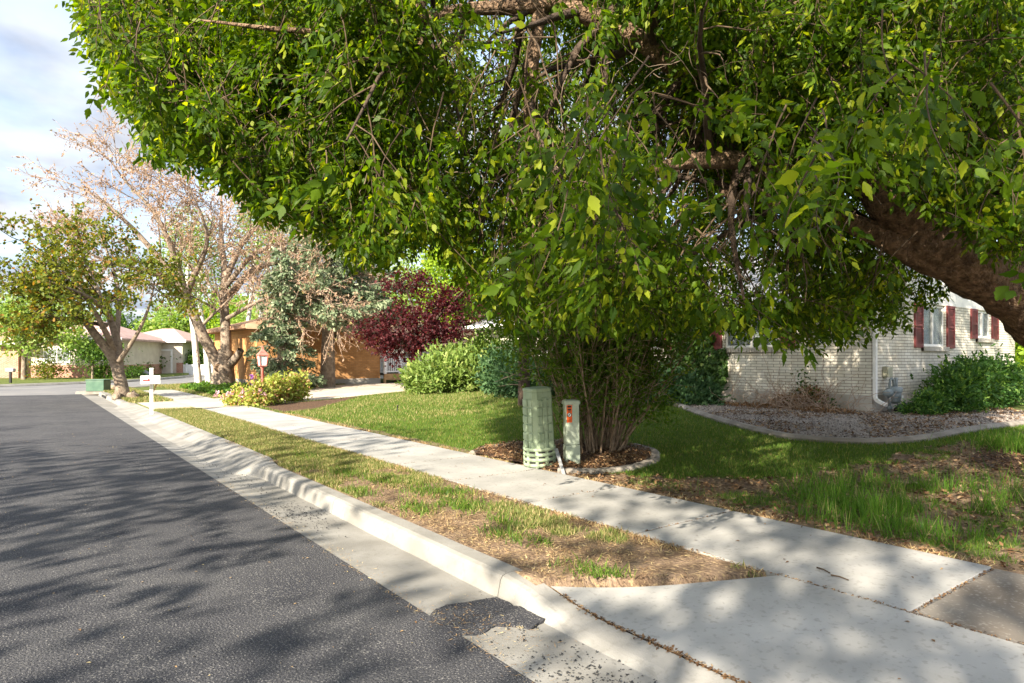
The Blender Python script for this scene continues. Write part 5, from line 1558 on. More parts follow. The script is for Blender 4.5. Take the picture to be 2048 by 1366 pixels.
leaves('crown', LP, LD, Nn, .12 * (.6 + .7 * rs.rand(len(LP))), T_ROUND, M['leaf_turning'], gt)
for i, (dx_, dy_, r) in enumerate(((.28, -.18, .2), (-.2, -.22, .16), (.05, .3, .14))):
    blob_mesh('root_burl', (GT.x + dx_, GT.y + dy_, GT.z + .08), (r, r, r * .9), M['bark_grey'], gt, seed=i + 2, amp=.3)

# ------------------------------------------------------------------ birches
for i, (px, py, top, lean, lab) in enumerate(((397, 768, (372, 560), -.6, 'leftmost'), (418, 764, (396, 590), 0, 'second'), (478, 757, (510, 520), 0, 'third'), (500, 757, (540, 500), 0, 'rightmost'))):
    p = G(px, py); Zb = p.x * sT + p.y * cT
    e = W(top[0], top[1], Zb)
    rs = np.random.RandomState(90 + i)
    t = empty('birch_tree', p, '%s of the four slender white birch trunks behind the dry brown tree' % lab, 'tree', 'birches')
    tr = resample([(p.x, p.y, p.z - .1), tuple(p.lerp(Vector((e.x, e.y, e.z)), .5) + Vector((.1, 0, 0))), (e.x, e.y, e.z), (e.x + .3, e.y, e.z + 3)], 14)
    brs = grow(rs, [(tr, .15, .03)], [(9, 1.8, .8, .2, -.05, .45), (4, .8, .8, 0, -.1, .2)])
    tubes('trunk', [(tr, .19, .05)], M['bark_birch'], t, 10)
    tubes('branches', [(a, .02, .006) for a, b, c in brs[1] + brs[2]], M['twig'], t, 4)
    bl = [(e.x, e.y, e.z + 1.2, 1.5, 1.5, 2.0), (e.x + .2, e.y, e.z + 2.6, 1.1, 1.1, 1.5)]
    foliage('crown', rs, bl, 2200, .15, T_ROUND, M['leaf_mid'], t, 90, .3)

# ------------------------------------------------------------------ spruces
def spruce(px, py, Zs, h, rad, label, seed, z0=0.4, skirt=True, tw=.26, n_mul=1.0, flat=1.0, r=.22):
    rs = np.random.RandomState(seed)
    p = W(px, py, Zs); p.z = float(terrain(p.x, p.y))
    t = empty('spruce_tree', p, label, 'tree', 'spruces')
    trunk = np.array([(p.x, p.y, p.z - .1), (p.x + .05, p.y, p.z + h * .4), (p.x, p.y, p.z + h)])
    its = [(resample(trunk, 10), r, .03)]
    P = []; D = []
    z = z0
    while z < h:
        k = (1 - (z - z0) / (h - z0)) ** .8
        L = rad * k * (.8 + .4 * rs.rand()) + .25
        for _ in range(int(5 + 3 * rs.rand())):
            a = rs.rand() * 2 * pi
            l = L * (.65 + .5 * rs.rand())
            c_ = curve(rs, (p.x, p.y, p.z + z + rs.normal(0, .12)), (cos(a), sin(a), .12), l, 6, .06, -.07)
            its.append((c_, .035 * k + .012, .006))
            m = int(66 * n_mul * l)
            ts = .12 + .88 * rs.rand(m) ** .8
            x = ts * 6; i = np.minimum(x.astype(int), 5); q_ = c_[i] + (c_[i + 1] - c_[i]) * (x - i)[:, None]
            dirs = np.array((cos(a), sin(a), 0)) * .75 + rs.normal(0, .55, (m, 3)); dirs[:, 2] -= .45
            wv = (rs.rand(m)[:, None] - .5) * np.array((-sin(a), cos(a), 0)) * (.9 * l * (1.1 - ts))[:, None]
            hang = np.zeros((m, 3)); hang[:, 2] = -rs.rand(m) * .22
            P.append(q_ + wv + hang); D.append(dirs)
        z += .34 + .1 * rs.rand()
    P = np.concatenate(P); D = np.concatenate(D)
    k = P[:, 2] > p.z + .05; P = P[k]; D = D[k]
    leaves('crown', P, D, rs.normal(0, 1, P.shape) + np.array((0, 0, .8)), tw * (.6 + .6 * rs.rand(len(P))), T_FEATHER, M['leaf_spruce'], t)
    tubes('trunk', its, M['bark_grey'], t, 6)
    return t
spruce(655, 770, 28.2, 9.5, 2.8, 'blue green spruce with a bare lower trunk against the orange wall', 101, 2.9, r=.34)
spruce(562, 775, 26.6, 6.0, 1.15, 'low skirted blue spruce just right of the red lamp post', 102, .3)
spruce(745, 770, 33.0, 8.0, 2.6, 'pale spruce behind the deck railing left of the red plum', 103, 2.4)
spruce(610, 768, 36, 10.0, 2.8, 'tallest spruce rising behind the orange brick house', 104, 3.0, n_mul=.8)

# ------------------------------------------------------------------ red plum and bright tree
rs = np.random.RandomState(111)
p = G(826, 772); ZP = 25.5
p = W(826, 768, ZP); p.z = float(terrain(p.x, p.y))
pl = empty('plum_tree', p, 'dark red leaved plum tree above the white garden wall', 'tree')
plb = lambda pts, r0, r1, n=12: (resample(np.array([np.array(W(a, b, ZP + c)) for a, b, c in pts]), n), r0, r1)
L0 = [plb([(824, 772, 0), (826, 735, 0), (830, 705, 0)], .16, .13, 6), plb([(830, 705, 0), (800, 680, -.3), (760, 665, -.6), (725, 668, -.8)], .08, .015), plb([(830, 705, 0), (850, 660, 0), (890, 620, 0), (940, 570, 0)], .1, .02),
      plb([(830, 705, 0), (880, 690, -.6), (960, 680, -1)], .08, .02), plb([(835, 690, 0), (830, 640, .5), (820, 590, .8), (790, 550, 1)], .08, .02), plb([(850, 660, 0), (880, 600, .6), (870, 560, 1)], .06, .02)]
tubes('trunk', L0, M['bark_dark'], pl, 8)
bl = []
for px, py, dz, r in ((760, 668, -.6, .75), (800, 690, -.4, .8), (800, 650, -.2, .75), (845, 655, -.2, .95), (890, 640, 0, 1.0), (880, 600, .3, .8), (930, 600, .2, .9), (960, 640, .2, .9), (850, 705, -.4, .7), (900, 690, -.3, .8), (790, 560, .8, .55), (830, 570, .8, .7), (800, 610 , .6, .35), (950, 560, .6, .7), (735, 665, -.7, .4)):
    w = W(px, py, ZP + dz); bl.append((w.x, w.y, w.z, r, r, r * .75))
foliage('crown', rs, bl, 11000, .12, T_ROUND, M['leaf_plum'], pl, 420, .16)
q1 = W(890, 560, 34); q1.z = .2
simple_tree('maple_tree', Vector((q1.x, q1.y, .2)), 8, [(0, 0, 5.2, 1.6, 1.6, 2.0), (-.4, 0, 6.8, 1.3, 1.3, 1.5), (.6, .2, 4.2, 1.4, 1.4, 1.2), (.3, 0, 8.0, 1.2, 1.2, 1.4)], 6000, .2, M['leaf_lime'], 'bright yellow green tree glowing behind the red plum', seed=112, trunk_r=.16, bark='bark_dark', tmpl=T_ROUND)
q1 = W(845, 700, 40)
simple_tree('bare_tree', Vector((q1.x, q1.y, .2)), 9, [(0, 0, 6.5, 2.2, 2.2, 2.2), (-1, 0, 5.0, 1.6, 1.6, 1.6)], 2600, .18, M['leaf_far'], 'thin leaved tree with stout grey trunk behind the plum', seed=113, trunk_r=.3, bark='bark_grey', tmpl=T_ROUND)

# ------------------------------------------------------------------ transformer box, inlet, rock at the corner
p = G(197, 783)
tb = empty('transformer_box', p, 'dark green metal utility cabinet at the street corner left of the kerbside tree', 'utility cabinet')
tb.rotation_euler = (0, 0, -TH + .1)
mb = MB(); mb.bbox(-.36, .36, -.3, .3, .02, .46, .02); child_local(mb, 'body', M['green_box'], tb)
mb = MB(); mb.bbox(-.38, .38, -.32, .32, .462, .52, .02); child_local(mb, 'lid', M['green_box'], tb)
mb = MB(); mb.box(-.45, .45, -.4, .4, -.1, .018); child_local(mb, 'plinth', M['edging'], tb)
rock(222, 780, (.32, .22, .14), 'small pale rock right of the green cabinet', seed=6)
inl = empty('storm_drain', Vector((2.56, 30.2, -.1)), 'curb storm drain opening before the street corner', 'drain')
mb = MB(); mb.box(2.515, 2.545, 29.3, 30.9, -.135, -.045); mb.build('opening', M['black'], inl)  # solid black strip, stands for the shade inside the drain
mb = MB(); mb.box(2.50, 2.95, 29.2, 31.0, .003, .03); mb.build('lid', M['concrete_kerb'], inl)

# ------------------------------------------------------------------ across the junction
def far_house(name, label, loc, w, d, hgt, rz, wallm, roofm, base=None, roof_h=1.3, windows=(), doors=(), ov=.5):
    t = empty(name, loc, label, 'house'); t.rotation_euler = (0, 0, rz)
    mb = MB(); mb.box(-w / 2, w / 2, 0, d, (.9 if base else -.1), hgt); child_local(mb, 'wall', M[wallm], t)
    if base: mb = MB(); mb.box(-w / 2 - .03, w / 2 + .03, -.03, d + .03, -.1, .9); child_local(mb, 'brick_base', M[base], t)
    mb = MB(); a, b = w / 2 + ov, ov
    k = min(w, d) / 2
    mb.add([(-a, -b, hgt), (a, -b, hgt), (a, d + b, hgt), (-a, d + b, hgt), (-a, -b, hgt + .15), (a, -b, hgt + .15), (a, d + b, hgt + .15), (-a, d + b, hgt + .15), (-a + k + .01, d / 2, hgt + roof_h), (a - k - .01, d / 2, hgt + roof_h)],
           [(0, 3, 2, 1), (0, 1, 5, 4), (1, 2, 6, 5), (2, 3, 7, 6), (3, 0, 4, 7), (4, 5, 9, 8), (5, 6, 9), (6, 7, 8, 9), (7, 4, 8)])
    child_local(mb, 'roof', M[roofm], t)
    mb = MB(); mb.box(-a - .02, a + .02, -b - .03, -b - .003, hgt - .03, hgt + .19); child_local(mb, 'fascia', M['fascia'], t)
    for (x0, x1, z0, z1) in windows:
        mb = MB(); y = -.06
        mb.box(x0, x0 + .08, y, .0, z0, z1); mb.box(x1 - .08, x1, y, 0, z0, z1); mb.box(x0 + .08, x1 - .08, y, 0, z0, z0 + .08); mb.box(x0 + .08, x1 - .08, y, 0, z1 - .08, z1)
        n = max(1, int((x1 - x0) / .8))
        for i in range(1, n): xx = x0 + (x1 - x0) * i / n; mb.box(xx - .035, xx + .035, y, 0, z0 + .08, z1 - .08)
        wf = child_local(mb, 'window', M['white'], t)
        mb = MB(); mb.box(x0 + .08, x1 - .08, -.03, -.003, z0 + .08, z1 - .08); o = mb.build('pane', M['glass'], None); o.parent = wf; o.location = (0, 0, 0)
    for (x0, x1, z0, z1) in doors:
        mb = MB(); rows = 4
        for i in range(rows): mb.box(x0, x1, -.035, -.003, z0 + (z1 - z0) * i / rows, z0 + (z1 - z0) * (i + 1) / rows - .025)
        gd = child_local(mb, 'garage_door', M['beige'], t)
        mb = MB(); mb.box(x0 - .15, x0 - .002, -.05, -.003, z0, z1 + .15); mb.box(x1 + .002, x1 + .15, -.05, -.003, z0, z1 + .15); mb.box(x0 - .002, x1 + .002, -.05, -.003, z1, z1 + .15)
        o = mb.build('door_frame', M['white'], None); o.parent = gd; o.location = (0, 0, 0)
    return t
# camera-facing rotation for houses across the junction
p = W(135, 752, 47); p.z = 0
far_house('bungalow', 'beige house with brick base and white picture window across the junction', p, 6.8, 8, 2.7, -TH + .12, 'beige', 'shingle_pink', 'brick_r', 1.6, windows=((-1.6, .2, 1.05, 2.1), (1.7, 2.9, 1.2, 2.1)))
p = W(297, 748, 55); p.z = 0
gh = far_house('garage_house', 'beige garage with pinkish hip roof left of the white fence', p, 5.6, 7, 2.75, -TH + .05, 'beige', 'shingle_pink', None, 1.3, doors=((-.55, 1.85, .0, 2.0),))
mb = MB(); mb.box(2.35, 2.85, -.12, .1, -.1, 1.0); child_local(mb, 'brick_pillar', M['brick_r'], gh)
p = W(-20, 755, 46); p.z = 0
far_house('bungalow', 'brown brick house with orange brown roof at the far left edge', p, 4.0, 7, 2.4, -TH, 'brick_r', 'shingle_brown', None, 1.2, ov=.7)
# white vinyl fence
vf = empty('vinyl_fence', (14, 58, 0), 'long white vinyl fence behind the birch trunks', 'fence')
fp = [W(328, 752, 56), W(420, 754, 54), W(520, 752, 50), W(660, 752, 50)]
mb = MB()
for a, b in zip(fp[:-1], fp[1:]):
    a = Vector((a.x, a.y, 0)); b = Vector((b.x, b.y, 0)); d = b - a; L_ = d.length; ang = atan2(d.y, d.x)
    n = max(1, round(L_ / 2.4))
    for i in range(n):
        Mx = Matrix.Translation(a + d * (i / n)) @ Matrix.Rotation(ang, 4, 'Z')
        w = L_ / n
        m_ = int(w / .16)
        for j in range(m_): mb.box(.08 + (w - .16) * j / m_, .08 + (w - .16) * (j + 1) / m_ - .008, -.02, .02, .06, .78, Mx)
        mb.box(.07, w - .07, -.03, .03, .78, .86, Mx); mb.box(.07, w - .07, -.03, .03, -.02, .06, Mx)
        mbp = MB(); mbp.box(-.065, .065, -.065, .065, -.1, .95, Mx); mbp.build('post', M['white_vinyl'], vf)
mb.build('panel', M['white_vinyl'], vf)
def bin_(px, py, Z, mat, label, w=.6):
    p = W(px, py, Z); p.z = 0.0
    t = empty('wheelie_bin', p, label, 'bin'); t.rotation_euler = (0, 0, -TH)
    mb = MB(); loft(mb, [[(x * k, y * k, z) for x, y in octa(.3, .32, .05)] for z, k in ((.05, .8), (.95, 1.0))]); child_local(mb, 'body', M[mat], t)
    mb = MB(); loft(mb, [[(x * k, y * k, z) for x, y in octa(.32, .35, .06)] for z, k in ((.952, 1.0), (1.0, 1.0), (1.05, .8))]); child_local(mb, 'lid', M[mat], t)
    for xw in (-.28, .22):
        mb = MB(); mb.tube([(xw, .33, .1), (xw + .06, .33, .1)], .1, 12); child_local(mb, 'wheel', M['black'], t)
bin_(468, 757, 40, 'green_bin', 'green wheeled bin between the birch trunks')
bin_(460, 756, 41.5, 'blue_bin', 'blue wheeled bin half hidden behind the green bin')
# far mailbox
p = W(21, 766, 37); p.z = 0
fm = empty('mailbox', p, 'small grey mailbox on a dark post across the junction at far left', 'mailbox'); fm.rotation_euler = (0, 0, -TH)
mb = MB(); mb.box(-.05, .05, -.05, .05, -.1, .62); child_local(mb, 'post', M['black'], fm)
mb = MB(); mb.bbox(-.24, .24, -.12, .12, .621, .84, .05); child_local(mb, 'box', M['zinc'], fm)
p = W(395, 756, 47); p.z = 0
fm = empty('mailbox', p, 'tiny grey mailbox on a thin post before the white fence', 'mailbox'); fm.rotation_euler = (0, 0, -TH)
mb = MB(); mb.box(-.03, .03, -.03, .03, -.1, .78); child_local(mb, 'post', M['black'], fm)
mb = MB(); mb.bbox(-.2, .2, -.1, .1, .781, .97, .04); child_local(mb, 'box', M['zinc'], fm)
# stone edging heap and conical shrub
p = W(273, 752, 50); p.z = 0
t = empty('stone_heap', p, 'heap of grey stones below the conical shrub by the garage', 'stones')
for i in range(7):
    rs = np.random.RandomState(200 + i)
    blob_mesh('stone', (p.x + (i - 3) * .26 * cT + rs.normal(0, .05), p.y - (i - 3) * .26 * sT + rs.normal(0, .05), .18 + .1 * rs.rand()), (.3, .25, .18 + .08 * rs.rand()), M['rock_grey'], t, seed=i, amp=.4, sub=2)
p = W(281, 748, 52.5); p.z = 0
shrub_thing('conical_shrub', 'clipped conical green shrub in front of the beige garage', 'shrub', p, [(0, 0, .4, .75, .75, .5), (0, 0, .9, .55, .55, .5), (0, 0, 1.4, .33, .33, .4)], 3500, .16, T_SIMPLE, 'leaf_far_dark', 121, 160, .12)
# trees beyond the junction
def ftree(px, py, Z, label, h, blobs, n, size, mat, seed, name='far_tree', r=.18, bark='bark_grey', clump=130, csig=.4):
    p = W(px, py, Z); p.z = 0
    return simple_tree(name, Vector((p.x, p.y, 0)), h, blobs, n, size, M[mat], label, group='trees across the junction', seed=seed, trunk_r=r, bark=bark, clump=clump, csig=csig, tmpl=T_ROUND)
ftree(48, 750, 43, 'pale green round tree before the beige house at left', 5, [(0, 0, 3.2, 1.7, 1.7, 1.4), (-.9, 0, 4.0, 1.4, 1.4, 1.2), (1.3, .4, 3.6, 1.4, 1.4, 1.2), (.2, 0, 4.9, 1.3, 1.3, 1), (2.3, -1, 2.9, 1.0, 1, .9)], 6500, .20, 'leaf_far', 131)
ftree(185, 752, 44.5, 'small dark multi trunked tree before the beige house', 2.2, [(0, 0, 1.7, .9, .9, .6), (.8, -.5, 1.8, .9, .9, .6), (-.4, .3, 2.2, .7, .7, .5)], 2600, .15, 'leaf_far_dark', 132, r=.09)
ftree(95, 752, 44, 'low reddish green shrub under the pale tree by the beige house', .9, [(0, 0, .6, .8, .8, .5)], 1200, .14, 'leaf_turning', 133, r=.04, name='far_shrub', clump=40)
ftree(215, 752, 45.3, 'long low green hedge shrub left of the kerbside tree trunk', .9, [(0, 0, .45, 1.0, .7, .45), (1.1, -.7, .45, 1.0, .7, .4)], 2200, .14, 'leaf_far_dark', 134, r=.04, name='far_shrub', clump=70, csig=.15)
specs = [(-80, 74, 12, 'leaf_mid', 'a big tree rising over the brown roof at far left'), (30, 78, 10.5, 'leaf_far', 'tree behind the beige house, left one'), (120, 80, 9.0, 'leaf_mid', 'tree behind the beige house, middle one'), (215, 78, 8.5, 'leaf_far_dark', 'tree behind the beige house, right one'),
         (330, 72, 7.5, 'leaf_far', 'bright tree right behind the pinkish garage roof'), (385, 64, 7.0, 'leaf_mid', 'leafy tree behind the fence, left one'), (440, 66, 8.5, 'leaf_lime', 'yellow green tree behind the fence, middle one'), (500, 62, 8.0, 'leaf_mid', 'leafy tree behind the fence, right one'),
         (560, 58, 9.0, 'leaf_far', 'tall pale tree rising behind the orange house roof'), (700, 60, 10, 'leaf_far', 'tree behind the spruces, left one'), (790, 58, 10.5, 'leaf_mid', 'tree behind the spruces, right one'), (960, 56, 10, 'leaf_far_dark', 'deep green tree far behind the juniper'), (1100, 58, 10, 'leaf_mid', 'tree far behind the tall shrub')]
for i, (px, Z, h, mat, lab) in enumerate(specs):
    rs = np.random.RandomState(300 + i); k = h / 9.0
    bl = [(rs.normal(0, .6) * k, rs.normal(0, .6) * k, h * .42, 2.6 * k, 2.6 * k, 2.0 * k), (rs.normal(0, 1.2) * k, rs.normal(0, 1) * k, h * .62, 2.3 * k, 2.3 * k, 1.8 * k), (rs.normal(1.6, .4) * k, rs.normal(0, 1) * k, h * .48, 2 * k, 2 * k, 1.6 * k),
          (rs.normal(-1.6, .4) * k, rs.normal(0, 1) * k, h * .46, 2 * k, 2 * k, 1.6 * k), (rs.normal(0, .5) * k, 0, h * .82, 1.6 * k, 1.6 * k, 1.5 * k), (rs.normal(0, 1) * k, rs.normal(0, 1) * k, h * .22, 2.2 * k, 2.2 * k, 1.4 * k)]
    ftree(px, 750, Z, lab, h * .8, bl, 6500, .30, mat, 400 + i, clump=200, csig=.45, r=.2)
ftree(405, 748, 57, 'dense low bushes along the white fence', 1.5, [(0, 0, 1.0, 2.4, 1.6, 1.1), (3.5, -1.2, 1.0, 2.4, 1.6, 1.1), (-2.5, 1.0, 1.2, 2, 1.5, 1.2)], 5500, .22, 'leaf_far_dark', 440, name='far_shrub', r=.05, clump=160, csig=.25)

# ------------------------------------------------------------------ grass
rs = np.random.RandomState(501)
def blades(name, x, y, hgt, mat, label, lean=.35, width=.10, cat='grass', dz=0.0):
    n = len(x)
    P = np.stack([x, y, terrain(x, y) - .004 + dz], 1)
    D = np.stack([rs.normal(0, lean, n), rs.normal(0, lean, n), np.ones(n)], 1)
    a = rs.rand(n) * 2 * pi
    N = np.stack([np.cos(a), np.sin(a), np.zeros(n)], 1)
    tv = np.array([(-width / 2, 0, 0), (width / 2, 0, 0), (width * .35, .55, .06), (-width * .35, .55, .06), (0, 1, .22)])
    tt = np.array([(0, 1, 2), (0, 2, 3), (3, 2, 4)])
    o = leaves(name, P, D, N, hgt, (tv, tt), M[mat], None)
    return tag(o, label, cat, kind='stuff')

def scatter(n, xr, yr, dens, bias=None):
    x = rs.uniform(*xr, n); y = rs.uniform(*yr, n)
    Zd = x * sT + y * cT; X = x * cT - y * sT
    px = CX + F * X / np.maximum(Zd, .1)
    k = (Zd > 1.5) & (px > -60) & (px < 2130)
    k &= rs.rand(n) < dens(x, y)
    return x[k], y[k]
# near lawn, dense close to the lens and thinner farther away
def lawn_d(x, y):
    Zd = x * sT + y * cT
    return grass_density(x, y) * np.clip((7.5 / np.maximum(Zd, 1)) ** 1.3, .05, 1)
x, y = scatter(620000, (5.3, 14.3), (1.5, 22.5), lawn_d)
Zd = x * sT + y * cT
blades('lawn_grass', x, y, (.028 + .026 * rs.rand(len(x))) * (1 + .02 * Zd), 'grass', 'mown green lawn before the cream house', width=.13)
k = rs.rand(len(x)) < .12
x, y = scatter(260000, (2.7, 4.05), (1.0, 20.4), lambda x, y: grass_density(x, y) * np.clip((9 / np.maximum(x * sT + y * cT, 1)) ** 1.2, .1, 1))
blades('strip_grass', x, y, .028 + .035 * rs.rand(len(x)), 'grass_dry', 'patchy drying grass in the strip between kerb and pavement', width=.13)
tx = []; ty = []
for px, py, r, n in ((850, 985, .22, 500), (925, 1012, .2, 600), (835, 1018, .16, 350), (1015, 1072, .13, 260), (1190, 1148, .16, 260), (1005, 1045, .10, 150), (690, 948, .2, 500), (770, 960, .25, 600), (720, 985, .14, 250), (1080, 1085, .07, 80), (905, 985, .2, 300), (610, 915, .3, 700), (1240, 1155, .1, 90)):
    g_ = G(px, py); tx.append(rs.normal(g_.x, r * .55, n)); ty.append(rs.normal(g_.y, r, n))
x = np.concatenate(tx); y = np.concatenate(ty); k = (x > 2.75) & (x < 3.98) & (y > flare_y(x) + .05); x, y = x[k], y[k]
blades('strip_grass', x, y, .04 + .05 * rs.rand(len(x)), 'grass', 'bright green grass tufts on the bare strip soil', lean=.45, width=.11)
# sunlit straw-coloured part of the lawn by the driveway
x, y = scatter(120000, (5.3, 13), (13, 22.3), lambda x, y: lawn_d(x, y) * (.25 + .75 * sstep(.38, .55, fbm(x * .6 + 2, y * .6))))
blades('lawn_grass', x, y, .06 + .03 * rs.rand(len(x)), 'grass_dry', 'straw coloured patches of lawn near the tan driveway', width=.15)
# neighbour's verge and lawn past the driveway
x, y = scatter(90000, (2.7, 12), (23.8, 38), lambda x, y: (((x < 4) | (x > 5.35)) & ~in_poly(x, y, DRIVE_N) & ~in_poly(x, y, CROSS)) * .8)
blades('verge_grass', x, y, .07 + .05 * rs.rand(len(x)), 'grass_dry', 'sunlit grass round the kerbside tree and birches', width=.2)
# tall uncut grass by the pavement at right
def tall_d(x, y):
    n = fbm(x * 1.4 + 11, y * 1.4 + 3)
    return sstep(.52, .64, n) * np.exp(-((x - 6.6) / 1.3) ** 2) * np.exp(-((y - 2.2) / 1.3) ** 2) * 1.3
x, y = scatter(60000, (5.45, 10), (-.5, 4.6), tall_d)
blades('tall_grass', x, y, .07 + .19 * rs.rand(len(x)) ** 1.8, 'grass_tall', 'tall uncut grass beside the pavement at right', lean=.28, width=.035)
# clump by the right edge
cp = W(2040, 900, 9.0)
x = rs.normal(cp.x, .35, 1600); y = rs.normal(cp.y, .3, 1600)
blades('tall_grass', x, y, .10 + .2 * rs.rand(len(x)), 'grass_tall', 'taller grass clump by the mulch at the right edge', lean=.3, width=.03)
# dry tufts along pavement edges
x = np.concatenate([3.98 - .05 * np.abs(rs.normal(0, 1, 5000)), 5.345 + .05 * np.abs(rs.normal(0, 1, 6000))]); y = rs.uniform(1.6, 17, 11000)
k = (fbm(x * 2, y * 3) > .45) & ((x > 5) | (y > 2.5)); x, y = x[k], y[k]
blades('edge_grass', x, y, .03 + .035 * rs.rand(len(x)), 'litter', 'dry straw along the pavement edges', lean=1.0, width=.12)
# scattered litter on soil, mulch, gravel, road
def litter(name, x, y, z, size, mat, label, cat, flat=.25, tm=T_SIMPLE):
    n = len(x)
    P = np.stack([x, y, z], 1)
    a = rs.rand(n) * 2 * pi
    D = np.stack([np.cos(a), np.sin(a), rs.normal(0, flat, n)], 1)
    N = np.stack([rs.normal(0, flat, n), rs.normal(0, flat, n), np.ones(n)], 1)
    o = leaves(name, P, D, N, size, tm, M[mat], None)
    return tag(o, label, cat, kind='stuff')
x, y = scatter(60000, (2.75, 4.0), (2.3, 12), lambda x, y: (1 - grass_density(x, y)) * (y > flare_y(x) + .03) * .8 * sstep(.35, .6, fbm(x * 3, y * 3)))
litter('straw_litter', x, y, terrain(x, y) + .008 + .01 * rs.rand(len(x)), .02 + .03 * rs.rand(len(x)), 'litter', 'dry clippings and straw on the bare strip soil', 'litter', .3, T_BLADE)
x, y = scatter(40000, (5.35, 14), (.8, 8), lambda x, y: (1 - grass_density(x, y)) * ~in_poly(x, y, BED) * ~in_poly(x, y, GRAVEL) * .7)
litter('leaf_litter', x, y, terrain(x, y) + .018 + .012 * rs.rand(len(x)), .025 + .045 * rs.rand(len(x)), 'litter_dark', 'fallen brown leaves on bare soil under the box elder', 'litter', .35)
x = rs.uniform(5.3, 7.7, 9000); y = rs.uniform(5.7, 8.5, 9000); k = in_poly(x, y, BED); x, y = x[k], y[k]
litter('mulch_chips', x, y, terrain(x, y) + .06 + .04 * rs.rand(len(x)), .02 + .04 * rs.rand(len(x)), 'litter_dark', 'brown bark chips around the pedestals', 'mulch', .5)
# gravel stones: small octahedra
x, y = scatter(42000, (9, 18), (3.6, 12), lambda x, y: in_poly(x, y, GRAVEL) * 1.0)
oc_v = np.array([(0, -.5, 0), (.4, 0, .1), (0, .5, 0), (-.4, 0, .1), (0, 0, .45)]); oc_t = np.array([(0, 1, 4), (1, 2, 4), (2, 3, 4), (3, 0, 4)])
T_STONE = (oc_v, oc_t)
litter('gravel_stones', x, y, terrain(x, y) + .03, .025 + .03 * rs.rand(len(x)), 'pebble', 'pale gravel stones in the curved bed', 'gravel', .2, T_STONE)
x, y = scatter(24000, (9, 18), (3.6, 12), lambda x, y: in_poly(x, y, GRAVEL) * sstep(.48, .6, fbm(x * 1.3, y * 1.3)))
litter('leaf_litter', x, y, terrain(x, y) + .05, .03 + .05 * rs.rand(len(x)), 'litter_dark', 'dry brown leaves lying on the gravel bed', 'litter', .4)
# crumbs of asphalt in the gutter
xx = []; yy = []
for cx_, cy_, sx_, sy_, n in ((2.2, 6.6, .14, .35, 320), (2.2, 2.2, .18, .40, 360), (2.32, 1.7, .08, .4, 260), (2.3, 9.5, .12, 1.2, 240), (2.5, 3.2, .15, .2, 60)):
    xx.append(rs.normal(cx_, sx_, n)); yy.append(rs.normal(cy_, sy_, n))
x = np.concatenate(xx * 2) ; y = np.concatenate(yy * 2); x = x + rs.normal(0, .05, len(x)); y = y + rs.normal(0, .09, len(x)); k = (x > 1.9) & (x < 2.5); x, y = x[k], y[k]
def gut_z(x): return np.interp(x, [1.97, 2.2, 2.525], [-.126, -.136, -.146])
litter('asphalt_crumbs', x, y, gut_z(x), .006 + .016 * rs.rand(len(x)) ** 2, 'chips', 'black asphalt crumbs scattered in the gutter', 'gravel', .2, T_STONE)
x = np.concatenate([rs.normal(2.0, .05, 900), rs.normal(2.25, .12, 350)]); y = np.concatenate([rs.uniform(1, 9, 900), rs.normal(3.25, .25, 350)])
litter('straw_litter', x, y, gut_z(np.maximum(x, 1.98)) + .008, .015 + .03 * rs.rand(len(x)), 'litter', 'dry straw along the asphalt edge', 'litter', .2, T_BLADE)
x = rs.uniform(-4, 1.95, 1100); y = rs.uniform(1.2, 16, 1100)
litter('fallen_bits', x, y, -.121 + .012 * np.minimum(1.985 - x, 3.5), .008 + .022 * rs.rand(len(x)) ** 2, 'litter', 'tiny dry twigs and seed bits on the dark road', 'litter', .15, T_SIMPLE)
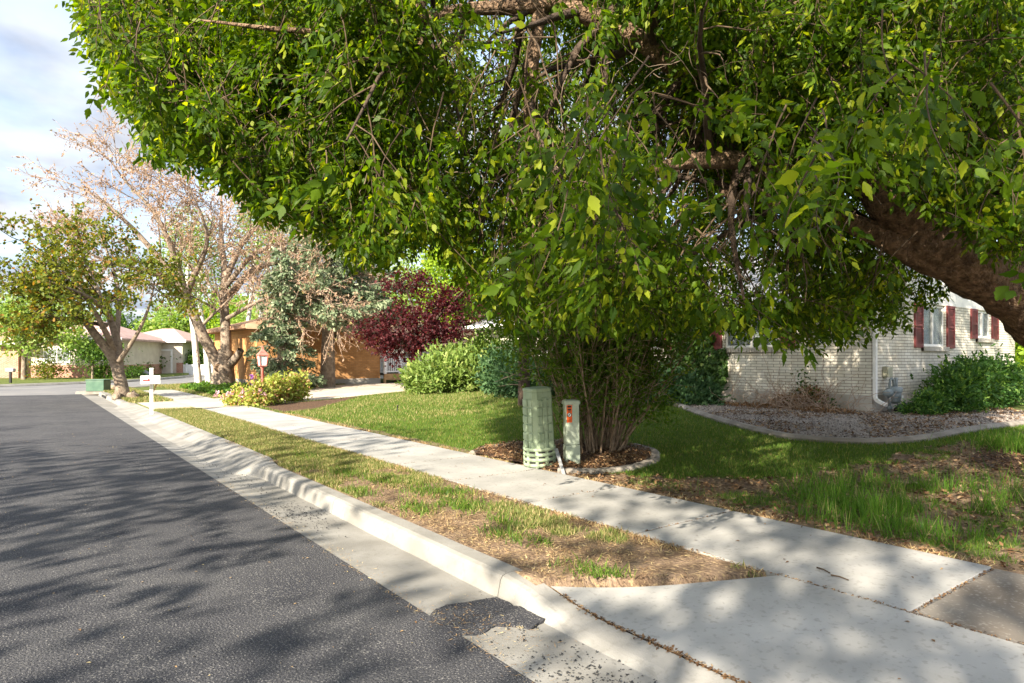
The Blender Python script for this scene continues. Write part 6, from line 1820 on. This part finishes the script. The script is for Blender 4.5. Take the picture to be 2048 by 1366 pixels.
x = rs.uniform(2.75, 5.3, 110); y = rs.uniform(.4, 9, 110); k = (x > 4.03) | (y < flare_y(x) - .05); x, y = x[k], y[k]
z = np.where(x > 4.0, .024, np.interp(x, [2.72, 4], [-.085, .018]))
litter('fallen_bits', x, y, z, .015 + .025 * rs.rand(len(x)), 'litter_dark', 'small brown bits lying on the pale concrete', 'litter', .1)
# dirt in the driveway joint
y = rs.uniform(-1.0, 3.1, 1500); x = 2.724 + rs.normal(0, .012, 1500)
litter('joint_dirt', x, y, kerb_top(y) + .004, .012 + .02 * rs.rand(1500), 'litter_dark', 'brown debris in the joint between kerb and driveway', 'litter', .3)
jx = []; jy = []
for jy_ in joints[:9]:
    m_ = 160; jx.append(rs.uniform(4.02, 5.30, m_)); jy.append(jy_ + rs.normal(0, .006, m_))
x = np.concatenate(jx); y = np.concatenate(jy)
litter('joint_dirt', x, y, np.full(len(x), .008), .012 + .016 * rs.rand(len(x)), 'litter_dark', 'brown dirt caught in the joints of the pavement', 'litter', .4)
y = np.concatenate([rs.uniform(-3, 2.4, 900), rs.uniform(2.4, 9, 700)]); x = np.where(y < 2.4, 4.0, 3.985) + rs.normal(0, .009, len(y))
litter('joint_dirt', x, y, np.full(len(x), .016), .010 + .016 * rs.rand(len(x)), 'litter_dark', 'brown dirt along the street edge of the pavement', 'litter', .4)
# two twigs on the pavement
for i, (a, b, lab) in enumerate((((1634, 1135), (1660, 1146), 'upper'), ((1662, 1150), (1697, 1160), 'lower'))):
    a = G(*a, .022); b = G(*b, .022)
    c_ = np.array([tuple(a), tuple(a.lerp(b, .5) + Vector((.006, .004, .004))), tuple(b)])
    o = tubes('twig', [(c_, .006, .004)], M['twig'], None, 6); tag(o, 'brown twig lying on the pale pavement, the %s of two' % lab, 'twig')
# sprinkler head on the lawn
p = G(795, 822)
mb = MB(); mb.lathe([(.03, -.02), (.03, .02), (.012, .03), (.012, .12), (.025, .125), (.025, .15)], 10, Matrix.Translation(p)); tag(mb.build('sprinkler_head', M['black']), 'small black sprinkler head standing on the sunlit lawn', 'sprinkler')
